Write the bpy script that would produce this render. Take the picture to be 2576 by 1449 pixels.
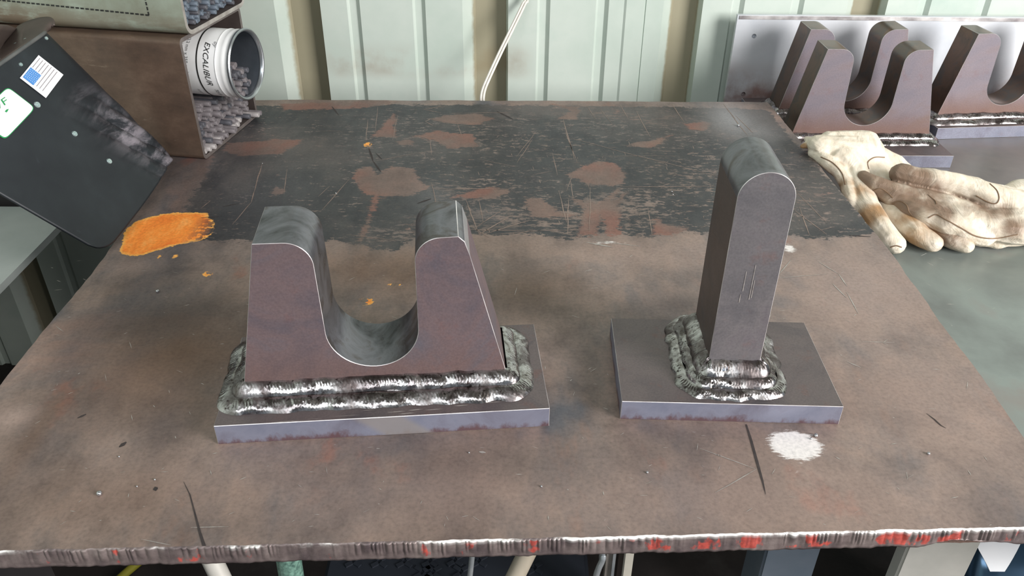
import bpy, bmesh, math, random
import numpy as np
from mathutils import Vector, Matrix, noise as mnoise
from mathutils.bvhtree import BVHTree

random.seed(7)
rng = np.random.default_rng(7)
for o in list(bpy.data.objects):
    bpy.data.objects.remove(o)
scene = bpy.context.scene
COL = scene.collection

# ------------------------------------------------------------------ camera
CAM = np.array([0.0, 0.0, 1.5]); FPX = 2043.1; PITCH = 0.57581; ROLL = 0.009037
cd = bpy.data.cameras.new('camera'); co = bpy.data.objects.new('camera', cd); COL.objects.link(co)
cd.sensor_fit = 'HORIZONTAL'; cd.sensor_width = 36.0; cd.lens = FPX / 2576 * 36.0
cd.clip_start = 0.02; cd.clip_end = 60
co.matrix_world = Matrix.Translation(CAM) @ Matrix.Rotation(math.pi/2 - PITCH, 4, 'X') @ Matrix.Rotation(ROLL, 4, 'Z')
scene.camera = co

# ------------------------------------------------------------------ light
w = bpy.data.worlds.new('world'); scene.world = w; w.use_nodes = True
w.node_tree.nodes['Background'].inputs[0].default_value = (0.80, 0.90, 1.0, 1)
w.node_tree.nodes['Background'].inputs[1].default_value = 0.30
def area(name, loc, target, sx, sy, energy, col):
    l = bpy.data.lights.new(name, 'AREA'); l.shape = 'RECTANGLE'; l.size = sx; l.size_y = sy
    l.energy = energy; l.color = col
    o = bpy.data.objects.new(name, l); COL.objects.link(o); o.location = loc
    o.rotation_euler = (Vector(target) - Vector(loc)).to_track_quat('-Z', 'Y').to_euler()
area('door_daylight', (3.3, -1.45, 2.35), (0.2, 1.1, 0.9), 1.7, 2.0, 330, (1.0, 0.98, 0.965))
area('roof_light_panel', (-0.4, -1.1, 3.3), (0.0, 1.2, 0.8), 2.2, 1.6, 80, (0.93, 0.97, 1.0))
scene.view_settings.view_transform = 'Standard'; scene.view_settings.look = 'None'
scene.view_settings.exposure = 0.0; scene.view_settings.gamma = 1.0
scene.view_settings.use_curve_mapping = False

# ------------------------------------------------------------------ helpers
_r = np.array([1., 0, 0]); _f = np.array([0, math.cos(PITCH), -math.sin(PITCH)]); _u = np.cross(_r, _f)
_R = math.cos(ROLL)*_r + math.sin(ROLL)*_u; _U = -math.sin(ROLL)*_r + math.cos(ROLL)*_u
def ray(x, y):
    return _f + (x - 1288)/FPX*_R - (y - 724.5)/FPX*_U
def pz(x, y, z):
    d = ray(x, y); return CAM + d*((z - CAM[2])/d[2])
def py(x, y, Y):
    d = ray(x, y); return CAM + d*(Y/d[1])
TZ = 0.9; BZ = 0.8286
def T(x, y): return pz(x, y, TZ)

def props(o, label=None, cat=None, group=None, kind=None):
    if label: o['label'] = label
    if cat: o['category'] = cat
    if group: o['group'] = group
    if kind: o['kind'] = kind
    return o
def empty(name, loc, label, cat, group=None, rz=0):
    o = bpy.data.objects.new(name, None); COL.objects.link(o); o.location = loc; o.rotation_euler = (0, 0, rz)
    o.empty_display_size = 0.05
    return props(o, label, cat, group)
def mesh_obj(name, me, mats=None, parent=None, smooth=False, world=True):
    o = bpy.data.objects.new(name, me); COL.objects.link(o)
    if mats:
        for m in (mats if isinstance(mats, (list, tuple)) else [mats]): me.materials.append(m)
    if parent:
        o.parent = parent
    if smooth: me.polygons.foreach_set('use_smooth', [True]*len(me.polygons))
    return o
def from_py(name, v, f, mats=None, parent=None, smooth=False):
    me = bpy.data.meshes.new(name); me.from_pydata([tuple(map(float, p)) for p in v], [], f); me.update()
    return mesh_obj(name, me, mats, parent, smooth)
def bm_obj(name, bm, mats=None, parent=None, smooth=False):
    me = bpy.data.meshes.new(name); bm.normal_update(); bm.to_mesh(me); bm.free()
    return mesh_obj(name, me, mats, parent, smooth)
def sharp(o, ang=35):
    me = o.data; bm = bmesh.new(); bm.from_mesh(me)
    for f in bm.faces: f.smooth = True
    for e in bm.edges:
        if len(e.link_faces) == 2 and e.calc_face_angle(0) > math.radians(ang): e.smooth = False
    bm.to_mesh(me); bm.free(); return o
def box_bm(bm, x0, x1, y0, y1, z0, z1, M=None):
    r = bmesh.ops.create_cube(bm, size=1)
    for v in r['verts']:
        v.co = Vector(((x0+x1)/2 + v.co.x*(x1-x0), (y0+y1)/2 + v.co.y*(y1-y0), (z0+z1)/2 + v.co.z*(z1-z0)))
        if M: v.co = M @ v.co
    return r['verts']
def tube(name, pts, r, mat, parent=None, n=10, closed=False, flat=1.0, taper=None):
    """round bar along a polyline (smoothed)"""
    P = [np.array(p, float) for p in pts]
    V = []; F = []; m = len(P)
    up = np.array([0, 0, 1.0])
    prev = None
    for i, p in enumerate(P):
        a = P[max(i-1, 0)]; b = P[min(i+1, m-1)]
        if closed: a = P[i-1]; b = P[(i+1) % m]
        t = b - a; t /= np.linalg.norm(t) + 1e-12
        if prev is None:
            s = np.cross(t, up)
            if np.linalg.norm(s) < 1e-3: s = np.cross(t, [1., 0, 0])
        else:
            s = prev - t*(prev @ t)
        s /= np.linalg.norm(s); prev = s
        q = np.cross(s, t)
        rr = r if taper is None else r*taper[i]
        for k in range(n):
            c, d = math.cos(2*math.pi*k/n), math.sin(2*math.pi*k/n)
            V.append(p + rr*(c*s + d*flat*q))
    M_ = m if closed else m-1
    for i in range(M_):
        for k in range(n):
            j = (i+1) % m
            F.append((i*n+k, i*n+(k+1) % n, j*n+(k+1) % n, j*n+k))
    if not closed:
        F.append(tuple(range(n))[::-1]); F.append(tuple((m-1)*n+k for k in range(n)))
    o = from_py(name, V, F, mat, parent)
    return sharp(o, 50)
def spline(P, n=8):
    P = [np.array(p, float) for p in P]
    Q = [2*P[0]-P[1]] + P + [2*P[-1]-P[-2]]
    out = []
    for i in range(1, len(Q)-2):
        for k in range(n):
            t = k/n
            out.append(.5*((2*Q[i]) + (-Q[i-1]+Q[i+1])*t + (2*Q[i-1]-5*Q[i]+4*Q[i+1]-Q[i+2])*t*t + (-Q[i-1]+3*Q[i]-3*Q[i+1]+Q[i+2])*t**3))
    out.append(P[-1]); return out

# ------------------------------------------------------------------ materials
def srgb(r, g, b):
    f = lambda c: (c/255/12.92) if c/255 <= .04045 else ((c/255+.055)/1.055)**2.4
    return (f(r), f(g), f(b), 1)
class Mt:
    def __init__(s, name):
        s.m = bpy.data.materials.new(name); s.m.use_nodes = True
        s.nt = s.m.node_tree; s.b = s.nt.nodes['Principled BSDF']; s.tc = s.nt.nodes.new('ShaderNodeTexCoord')
    def n(s, t, **k):
        nd = s.nt.nodes.new(t)
        for a, b in k.items(): setattr(nd, a, b)
        return nd
    def link(s, a, b): s.nt.links.new(a, b)
    def put(s, sock, v):
        if isinstance(v, bpy.types.NodeSocket): s.link(v, sock)
        else: sock.default_value = v
    def co(s, scale=(1, 1, 1), rot=(0, 0, 0)):
        mp = s.n('ShaderNodeMapping'); mp.inputs['Scale'].default_value = scale; mp.inputs['Rotation'].default_value = rot
        s.link(s.tc.outputs['Object'], mp.inputs[0]); return mp.outputs[0]
    def noise(s, sc, det=5, ro=.55, scale=(1, 1, 1), rot=(0, 0, 0), dist=0, vec=None):
        nd = s.n('ShaderNodeTexNoise'); nd.inputs['Scale'].default_value = sc; nd.inputs['Detail'].default_value = det
        nd.inputs['Roughness'].default_value = ro; nd.inputs['Distortion'].default_value = dist
        s.link(vec if vec is not None else s.co(scale, rot), nd.inputs['Vector']); return nd.outputs['Fac']
    def ramp(s, fac, stops):
        nd = s.n('ShaderNodeValToRGB'); e = nd.color_ramp.elements
        while len(e) < len(stops): e.new(0.5)
        for el, (p, c) in zip(e, stops):
            el.position = p; el.color = c if len(c) == 4 else (*c, 1)
        s.link(fac, nd.inputs[0]); return nd.outputs[0]
    def rampf(s, fac, a, b):
        nd = s.n('ShaderNodeMapRange'); nd.interpolation_type = 'SMOOTHSTEP'
        s.put(nd.inputs[0], fac); nd.inputs[1].default_value = a; nd.inputs[2].default_value = b; return nd.outputs[0]
    def math(s, op, a, b=0.0, c=0.0):
        nd = s.n('ShaderNodeMath', operation=op); s.put(nd.inputs[0], a); s.put(nd.inputs[1], b)
        if op == 'MULTIPLY_ADD': s.put(nd.inputs[2], c)
        return nd.outputs[0]
    def mix(s, f, a, b, mode='MIX'):
        nd = s.n('ShaderNodeMix', data_type='RGBA', blend_type=mode); s.put(nd.inputs[0], f)
        s.put(nd.inputs[6], a); s.put(nd.inputs[7], b); return nd.outputs[2]
    def attr(s, name):
        nd = s.n('ShaderNodeAttribute', attribute_name=name); return nd.outputs['Fac']
    def sep(s):
        nd = s.n('ShaderNodeSeparateXYZ'); s.link(s.tc.outputs['Object'], nd.inputs[0]); return nd.outputs
    def bump(s, h, st=.3, dist=.002):
        nd = s.n('ShaderNodeBump'); nd.inputs['Strength'].default_value = st; nd.inputs['Distance'].default_value = dist
        s.link(h, nd.inputs['Height']); s.link(nd.outputs[0], s.b.inputs['Normal'])
    def done(s, col, rough=.5, metal=0.0, spec=None):
        s.put(s.b.inputs['Base Color'], col); s.put(s.b.inputs['Roughness'], rough); s.put(s.b.inputs['Metallic'], metal)
        if spec is not None: s.b.inputs['Specular IOR Level'].default_value = spec
        return s.m
def simple(name, c1, c2=None, rough=.5, metal=0., sc=12, bump=.15, det=5, scale=(1, 1, 1), spec=None):
    m = Mt(name); n = m.noise(sc, det, scale=scale)
    col = m.ramp(n, [(.3, c1), (.7, c2 or c1)])
    if bump: m.bump(m.noise(sc*8, 4), bump, .001)
    return m.done(col, rough, metal, spec)

def mat_tabletop():
    m = Mt('rusty_plate_steel')
    n1 = m.noise(2.6, 8, .62, dist=.6)
    n2 = m.noise(6, 7, .65, (1, .45, 1), (0, 0, .9))
    n3 = m.noise(17, 8, .68); nf = m.noise(230, 3, .6); ns = m.noise(48, 6, .7, (1, .28, 1), (0, 0, -.95))
    base = m.ramp(n1, [(.28, srgb(84, 80, 82)), (.40, srgb(112, 98, 90)), (.48, srgb(130, 116, 108)), (.56, srgb(108, 104, 104)), (.63, srgb(128, 108, 100)), (.75, srgb(94, 86, 86))])
    c2 = m.ramp(n2, [(.3, srgb(72, 70, 76)), (.43, srgb(112, 100, 94)), (.52, srgb(136, 122, 114)), (.6, srgb(104, 100, 100)), (.68, srgb(126, 100, 88)), (.8, srgb(96, 86, 84))])
    base = m.mix(.55, base, c2)
    tone = m.ramp(n3, [(.32, (.62, .62, .64)), (.5, (1, 1, 1)), (.7, (1.26, 1.20, 1.16))])
    base = m.mix(.85, base, tone, 'MULTIPLY')
    blot = m.rampf(m.noise(9, 4, .5, (1, .6, 1), (0, 0, .5)), .60, .74)
    base = m.mix(m.math('MULTIPLY', blot, .85), base, srgb(78, 84, 92))
    red = m.rampf(m.noise(11, 5, .6, (1, .7, 1)), .62, .74)
    base = m.mix(m.math('MULTIPLY', red, .45), base, srgb(146, 92, 74))
    # soft dark, brown and pale patches given as attributes
    base = m.mix(m.attr('dark'), base, srgb(62, 58, 60))
    base = m.mix(m.math('MULTIPLY', m.attr('olive'), 1.15), base, srgb(104, 77, 56))
    base = m.mix(m.attr('pale'), base, srgb(160, 142, 134))  # pale also paints in the stronger light from the right
    # black mill-scale band with chipped borders
    wob = m.math('MULTIPLY', m.math('SUBTRACT', m.noise(42, 8, .72, (1, 1.6, 1)), .5), .06)
    wob2 = m.math('MULTIPLY', m.math('SUBTRACT', m.noise(190, 5, .7, (1, 2.2, 1)), .5), .012)
    bd = m.math('ADD', m.attr('band'), m.math('ADD', wob, wob2))
    bmask = m.rampf(bd, .0005, -.0012)
    bandc = m.ramp(n3, [(.3, srgb(50, 50, 54)), (.55, srgb(64, 64, 66)), (.75, srgb(80, 74, 72))])
    bandc = m.mix(m.rampf(n1, .48, .66), bandc, srgb(92, 86, 84))
    # chips where the scale has gone, denser in the worn zone
    ch = m.math('ADD', m.noise(75, 7, .74, (.8, 1.9, 1), (0, 0, .05)), m.math('MULTIPLY', m.attr('chips'), .13))
    chm = m.math('MULTIPLY', m.rampf(ch, .585, .62), m.rampf(m.noise(7, 3), .25, .5))
    bmask = m.math('MULTIPLY', bmask, m.math('SUBTRACT', 1.0, m.math('MULTIPLY', chm, .85)))
    rw = m.math('MULTIPLY', m.math('SUBTRACT', m.math('ADD', m.math('MULTIPLY', m.noise(34, 8, .78, (.8, 1.5, 1)), .5), m.math('MULTIPLY', m.noise(130, 6, .75, (.5, 1.6, 1)), .5)), .5), .075)
    rm = m.rampf(m.math('ADD', m.attr('rust'), rw), .0016, -.0016)
    rustc = m.ramp(n3, [(.3, srgb(104, 86, 80)), (.55, srgb(124, 102, 94)), (.8, srgb(142, 108, 94))])
    rustc = m.mix(m.math('MULTIPLY', m.rampf(m.noise(8, 3), .45, .65), .6), rustc, srgb(138, 88, 76))
    base = m.mix(1.0, base, (1.16, 1.10, 1.09, 1), 'MULTIPLY')
    bandc = m.mix(1.0, bandc, (1.0, 1.0, 1.02, 1), 'MULTIPLY')
    col = m.mix(bmask, base, bandc)
    col = m.mix(m.math('MULTIPLY', rm, .92), col, rustc)
    col = m.mix(m.math('MULTIPLY', m.attr('haze'), 1.0), col, srgb(150, 148, 150))
    # orange paint
    ow = m.math('MULTIPLY', m.math('SUBTRACT', m.noise(70, 6, .7), .5), .02)
    od = m.math('ADD', m.attr('orange'), ow)
    holes = m.math('MULTIPLY', m.rampf(m.noise(95, 3, .5), .46, .50), m.attr('holes'))
    om = m.math('MULTIPLY', m.rampf(od, .0008, -.0012), m.math('SUBTRACT', 1.0, holes))
    orc = m.mix(m.rampf(od, -.0075, -.001), m.ramp(m.noise(24, 8, .7, (1, .5, 1)), [(.3, srgb(222, 104, 30)), (.52, srgb(244, 144, 56)), (.75, srgb(250, 186, 110))]), srgb(240, 172, 84))
    col = m.mix(om, col, orc)
    # bare scraped steel
    bw = m.math('MULTIPLY', m.math('SUBTRACT', m.noise(130, 6, .75, (.5, 1.8, 1)), .5), .03)
    brm = m.rampf(m.math('ADD', m.attr('bare'), bw), .002, -.003)
    col = m.mix(m.math('MULTIPLY', brm, .95), col, srgb(236, 230, 228))
    # fine speckle + hairline directional rubbing
    col = m.mix(.55, col, m.ramp(nf, [(.25, (.62, .62, .62)), (.5, (1, 1, 1)), (.8, (1.3, 1.28, 1.26))]), 'MULTIPLY')
    hair = m.rampf(m.noise(55, 8, .8, (1, .09, 1), (0, 0, -.5), dist=.4), .66, .76)
    hair2 = m.rampf(m.noise(60, 8, .8, (.08, 1, 1), (0, 0, .2), dist=.3), .66, .78)
    hh = m.math('MULTIPLY', m.math('ADD', hair, hair2), m.math('SUBTRACT', .30, m.math('MULTIPLY', om, .28)))
    col = m.mix(hh, col, srgb(176, 164, 156))
    ro = m.math('MULTIPLY_ADD', ns, .35, .30)
    ro = m.math('MULTIPLY_ADD', om, .2, ro)
    m.bump(m.math('ADD', m.math('MULTIPLY', n3, .5), m.math('ADD', m.math('MULTIPLY', nf, .12), m.math('MULTIPLY', ns, .25))), .35, .0016)
    mt = m.math('MULTIPLY', m.math('SUBTRACT', 1.0, om), .28)
    return m.done(col, ro, mt, .5)

def mat_scale(name, c1, c2, c3, rough=.42, metal=.55, rust=.3, foot=0):
    m = Mt(name)
    n = m.noise(11, 6, .66, dist=.7); n2 = m.noise(26, 6, .65)
    col = m.ramp(n, [(.3, c1), (.5, c2), (.7, c3)])
    col = m.mix(m.math('MULTIPLY', m.rampf(n2, .55, .72), rust), col, srgb(122, 78, 66))
    if foot:
        ft = m.math('MULTIPLY', m.rampf(m.math('ADD', m.sep()[2], m.math('MULTIPLY', m.math('SUBTRACT', n, .5), .06)), .075, .015), foot)
        col = m.mix(ft, col, srgb(112, 80, 62))
    nf = m.noise(420, 2)
    col = m.mix(.5, col, m.ramp(nf, [(.25, (.7, .7, .7)), (.55, (1, 1, 1)), (.85, (1.25, 1.25, 1.25))]), 'MULTIPLY')
    m.bump(m.math('ADD', m.math('MULTIPLY', nf, .2), n2), .12, .001)
    return m.done(col, m.math('MULTIPLY_ADD', n2, .25, rough-.12), metal)

M_top = mat_tabletop()
M_block = mat_scale('mill_scale_block', srgb(92, 86, 94), srgb(112, 96, 98), srgb(98, 94, 102), .46, .35, .25, .3)
M_blockr = mat_scale('rusted_block', srgb(112, 108, 118), srgb(124, 114, 120), srgb(120, 102, 98), .5, .3, .25, .7)
M_post = mat_scale('post_face_steel', srgb(96, 94, 98), srgb(114, 110, 112), srgb(104, 98, 104), .42, .4, .3)
M_plate = mat_scale('base_plate_steel', srgb(96, 88, 90), srgb(108, 98, 98), srgb(86, 80, 84), .42, .45, .35)
def mat_side(name, patch):
    m = Mt(name); n = m.noise(11, 6, .66, dist=.7); n2 = m.noise(34, 6, .7, (1, 1, .6)); X, Y, Z = m.sep()
    col = m.ramp(n, [(.3, srgb(108, 112, 130)), (.5, srgb(126, 128, 144)), (.7, srgb(108, 106, 120))])  # mill scale with the sky's blue reflection painted into its colour
    r = m.math('MULTIPLY', m.rampf(m.math('ADD', Z, m.math('MULTIPLY', m.math('SUBTRACT', n2, .5), .05)), -.016, -.026), .85)
    col = m.mix(r, col, srgb(92, 62, 62))
    if patch:
        u = m.math('ADD', X, m.math('MULTIPLY', Z, 1.2))
        k = m.math('MULTIPLY', m.rampf(u, .135, .150), m.rampf(u, .200, .185))
        col = m.mix(m.math('MULTIPLY', k, .8), col, srgb(140, 134, 132))
    m.bump(n2, .08, .001); return m.done(col, m.math('MULTIPLY_ADD', n2, .2, .36), .35)
M_sideA = mat_side('sky_tinted_scale_wiped', True); M_sideB = mat_side('sky_tinted_scale_plain', False)
M_plate_side = mat_scale('sky_tinted_scale_old', srgb(112, 116, 132), srgb(126, 128, 142), srgb(106, 104, 118), .45, .4, .16)  # bluish tint is reflected daylight put into the scale colour
def mat_ground(name='ground_steel', a=srgb(66, 66, 68), b=srgb(122, 122, 128)):
    m = Mt(name); n = m.noise(16, 6, .62, dist=.9); br = m.noise(90, 5, .7, (.06, 1, 1))
    col = m.ramp(n, [(.30, a), (.5, b), (.60, srgb(92, 86, 84)), (.72, b), (.85, a)])
    m.bump(br, .12, .0006)
    return m.done(col, m.math('MULTIPLY_ADD', n, .35, .16), .75)
M_ground = mat_ground()
M_groundr = mat_ground('ground_steel_rusty', srgb(84, 76, 70), srgb(108, 88, 78))
M_edge = simple('bright_edge', srgb(130, 122, 124), srgb(236, 232, 230), .35, .5, 22, 0)
def mat_weld():
    m = Mt('weld_metal'); n = m.noise(30, 5, .65, dist=.8); n2 = m.noise(140, 5, .7)
    col = m.ramp(n, [(.26, srgb(84, 74, 74)), (.42, srgb(128, 122, 122)), (.54, srgb(190, 188, 188)), (.64, srgb(128, 122, 118)), (.78, srgb(96, 118, 138))])
    col = m.mix(m.rampf(n2, .56, .66), col, srgb(70, 62, 60))
    nl = m.noise(24, 4, .6)
    col = m.mix(m.math('MULTIPLY', m.rampf(nl, .50, .62), .6), col, srgb(84, 74, 72))
    m.bump(n2, .25, .0008)
    return m.done(col, m.math('ADD', m.math('MULTIPLY', m.rampf(nl, .45, .62), .28), m.math('MULTIPLY_ADD', n2, .30, .05)), 1.0)
M_weld = mat_weld()
def mat_leather():
    m = Mt('worn_glove_leather'); n = m.noise(22, 6, .62, dist=.5); n2 = m.noise(60, 5, .6)
    col = m.ramp(n2, [(.3, srgb(206, 192, 170)), (.7, srgb(228, 218, 202))])
    d = m.math('ADD', m.attr('grime_shade'), m.math('MULTIPLY', m.math('SUBTRACT', n, .5), .9))  # grime, with shading of palm and finger gaps painted in
    col = m.mix(m.math('MULTIPLY', m.rampf(d, .12, .70), .92), col, srgb(116, 92, 74))
    y = m.math('ADD', m.attr('scorch'), m.math('MULTIPLY', m.math('SUBTRACT', n, .5), .7))
    col = m.mix(m.math('MULTIPLY', m.rampf(y, .12, .55), .85), col, srgb(146, 104, 56))
    fold = m.noise(28, 4, .6, (1, .35, 1), (0, 0, -.6), dist=1.4)
    m.bump(m.math('ADD', fold, m.math('MULTIPLY', m.noise(300, 3), .05)), .55, .006)
    return m.done(col, .55, 0, .4)
M_leather = mat_leather()
M_seam = simple('glove_stitching', srgb(110, 88, 68), srgb(130, 106, 84), .8)

# ------------------------------------------------------------------ SETTING: floor, corrugated wall, ceiling
def mat_floor():
    m = Mt('dark_concrete'); n = m.noise(3, 8, .65)
    col = m.ramp(n, [(.3, srgb(34, 30, 30)), (.55, srgb(58, 50, 48)), (.75, srgb(84, 78, 76))])
    m.bump(m.noise(30, 6), .3, .005); return m.done(col, .85)
floor = from_py('floor', [(-4, -4, 0), (5, -4, 0), (5, 3, 0), (-4, 3, 0), (-4, -4, -.1), (5, -4, -.1), (5, 3, -.1), (-4, 3, -.1)],
                [(0, 1, 2, 3), (7, 6, 5, 4), (0, 4, 5, 1), (1, 5, 6, 2), (2, 6, 7, 3), (3, 7, 4, 0)], mat_floor())
props(floor, kind='structure')
WY = 1.87
def mat_wall():
    m = Mt('pale_green_sheet'); n = m.noise(5, 6, .6); n2 = m.noise(60, 4)
    col = m.ramp(n, [(.3, srgb(178, 190, 180)), (.55, srgb(190, 199, 190)), (.75, srgb(172, 188, 178))])
    X, Y, Z = m.sep()[0:3]
    # brown smoke stain behind the bench and general grime
    s1 = m.math('MULTIPLY', m.rampf(Z, .86, .90), m.rampf(Z, .965, .915))
    s1 = m.math('MULTIPLY', s1, m.math('MULTIPLY', m.rampf(X, -.46, -.40), m.rampf(X, .06, .0)))
    s1 = m.math('MULTIPLY', s1, m.rampf(n, .38, .6))
    col = m.mix(m.math('MULTIPLY', s1, .6), col, srgb(140, 122, 104))
    sp = m.rampf(m.noise(34, 6, .7, (1, 1, 2.6)), .735, .755)
    col = m.mix(m.math('MULTIPLY', sp, .6), col, srgb(110, 108, 100))
    deep = m.rampf(m.math('ADD', Y, m.math('MULTIPLY', m.math('SUBTRACT', n2, .5), .01)), WY+.022, WY+.033)  # recess floors: grime plus the shadow lying there, painted into the colour
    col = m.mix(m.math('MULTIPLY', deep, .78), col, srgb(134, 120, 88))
    m.bump(n2, .05, .001)
    return m.done(col, .55)
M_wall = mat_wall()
# rib positions measured on the sheet (x at WY): (start, kind)
prof = [(-4.0, 0)]
def major(x1, wd=.075):   # recess ending (right edge) at x1
    prof.extend([(x1-wd-.028, 0), (x1-wd, .036), (x1-.006, .036), (x1, 0)])
def minor(x, wd=.022):
    prof.extend([(x-.007, 0), (x-.002, .008), (x+wd-.009, .008), (x+wd, 0)])
e0 = py(833, 250, WY)[0]; e1 = py(1278, 125, WY)[0]; per = e1 - e0
e2 = py(1770, 0, WY)[0]
for k in (-8, -7, -6, -5, -4, -3, -2, -1, 0):
    b = e0 + k*per
    major(b); minor(b + .067); minor(b + .214)
major(e1); minor(py(1360, 0, WY)[0]); minor(py(1508, 0, WY)[0])
lap = py(1622, 0, WY)[0]
prof.append((lap-.045, 0)); prof.append((lap-.040, -.003)); prof.append((lap, -.003)); prof.append((lap+.0005, .002)); prof.append((lap+.004, .002)); prof.append((lap+.0045, 0))
major(e2, .06); minor(py(1850, 0, WY)[0]); minor(py(2000, 0, WY)[0])
major(py(2235, 0, WY)[0], .06); minor(py(2320, 0, WY)[0]); minor(py(2470, 0, WY)[0])
for k in range(1, 7):
    b = py(2235, 0, WY)[0] + k*per
    major(b); minor(b+.067); minor(b+.214)
prof = sorted([p for p in prof if p[0] < 4.9], key=lambda p: p[0]) + [(5.0, 0)]
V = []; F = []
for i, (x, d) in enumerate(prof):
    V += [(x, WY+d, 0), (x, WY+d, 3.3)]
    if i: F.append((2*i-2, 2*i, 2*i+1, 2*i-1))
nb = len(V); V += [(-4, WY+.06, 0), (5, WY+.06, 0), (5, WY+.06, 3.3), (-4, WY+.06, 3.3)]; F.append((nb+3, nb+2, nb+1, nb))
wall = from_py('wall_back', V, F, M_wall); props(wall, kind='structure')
bm = bmesh.new(); box_bm(bm, -1.80, -1.72, -2.5, WY, 0, 3.3)
for k in range(14): box_bm(bm, -1.722, -1.700, -2.3+k*.3, -2.22+k*.3, 0, 3.3)
lw = bm_obj('wall_left', bm, M_wall); props(lw, kind='structure')
bm = bmesh.new(); box_bm(bm, -4, 5, -4, 2.0, 3.3, 3.36)
ceil = bm_obj('ceiling', bm, simple('dark_roof', srgb(96, 92, 88), srgb(112, 106, 100), .9, 0, 2, 0)); props(ceil, kind='structure')

# ------------------------------------------------------------------ WORK TABLE (plate)
table = empty('steel_work_table', (0, 1.05, 0), 'heavy rusty steel plate work table with torch-cut front edge and black band', 'table')
def P_(o): o.matrix_parent_inverse = o.parent.matrix_world.inverted() if o.parent else o.matrix_parent_inverse
def rel(o, parent):   # parent keeping world placement
    o.parent = parent; o.matrix_parent_inverse = (Matrix.Translation(parent.location) @ Matrix.Rotation(parent.rotation_euler[2], 4, 'Z')).inverted(); return o
yf = lambda x: .5009 + .0402*x
def xl(y):
    return float(np.interp(y, [.45, .711, 1.003, 1.336, 1.66], [-.579, -.581, -.5825, -.6135, -.632]))
def xr(y):
    return float(np.interp(y, [.5, .643, 1.023, 1.658], [.547, .5475, .5547, .536]))
yb = lambda x: 1.647 + .010*x - .02*max(0, -x-.35)
NX, NY = 430, 430
U = np.linspace(0, 1, NX); Vv = np.linspace(0, 1, NY)
XX = np.zeros((NY, NX)); YY = np.zeros((NY, NX))
def edge_noise(t, s, a): return a*(mnoise.noise(Vector((t*s, 3.1, .5))) + .5*mnoise.noise(Vector((t*s*3.1, 7.7, .2))))
for j, v in enumerate(Vv):
    ya = .49*(1-v) + 1.65*v
    x0 = xl(ya) + edge_noise(ya, 14, .003); x1 = xr(ya) + edge_noise(ya+9, 16, .0025)
    for i, u in enumerate(U):
        x = x0 + (x1-x0)*u
        y0 = yf(x) + .0008*mnoise.noise(Vector((x*160, 0, 0))) + .0016*mnoise.noise(Vector((x*35, 2, 0))); y1 = yb(x) + edge_noise(x, 12, .0035)
        XX[j, i] = x; YY[j, i] = y0 + (y1-y0)*v
PX = XX.ravel(); PY = YY.ravel()
# pixel-ish outlines of stains, turned into outlines on the table plane
def poly(pts): return np.array([T(x, y)[:2] for x, y in pts])
def sdf(pg):
    a = pg; b = np.roll(pg, -1, 0); d2 = np.full(PX.shape, 1e9); ins = np.zeros(PX.shape, bool)
    for (ax, ay), (bx, by) in zip(a, b):
        ex, ey = bx-ax, by-ay; wx, wy = PX-ax, PY-ay
        t = np.clip((wx*ex+wy*ey)/(ex*ex+ey*ey+1e-12), 0, 1)
        d2 = np.minimum(d2, (wx-t*ex)**2 + (wy-t*ey)**2)
        c = ((ay > PY) != (by > PY)) & (PX < (bx-ax)*(PY-ay)/(by-ay+1e-15)+ax)
        ins ^= c
    return np.where(ins, -1, 1)*np.sqrt(d2)
def ell(cx, cy, rx, ry):   # ellipse given in picture units on the table
    c = T(cx, cy)[:2]; ax = abs(T(cx+rx, cy)[0]-c[0]); ay = abs(T(cx, cy-ry)[1]-c[1])
    q = np.sqrt(((PX-c[0])/ax)**2 + ((PY-c[1])/ay)**2)
    return (q-1)*min(ax, ay)
def soft(cx, cy, rx, ry, rot=0, amp=1):
    c = T(cx, cy)[:2]; ax = abs(T(cx+rx, cy)[0]-c[0]); ay = abs(T(cx, cy-ry)[1]-c[1])
    dx, dy = PX-c[0], PY-c[1]; cr, sr = math.cos(rot), math.sin(rot)
    a_, b_ = (dx*cr+dy*sr)/ax, (-dx*sr+dy*cr)/ay
    return amp*np.exp(-(a_*a_+b_*b_))
band = sdf(poly([(470, 268), (900, 262), (1400, 266), (1880, 272), (1935, 280), (1990, 345), (2060, 420), (2130, 500), (2205, 585), (2160, 592), (2045, 600), (2000, 592), (1900, 584), (1830, 590),
                 (1700, 582), (1640, 600), (1560, 586), (1480, 592), (1420, 604), (1380, 592), (1280, 588), (1200, 592), (1060, 592), (1000, 628), (930, 624), (860, 604), (700, 604), (560, 606), (470, 600), (420, 600), (470, 520), (520, 440), (540, 400)]))
rust = np.full(PX.shape, .2)
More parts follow.
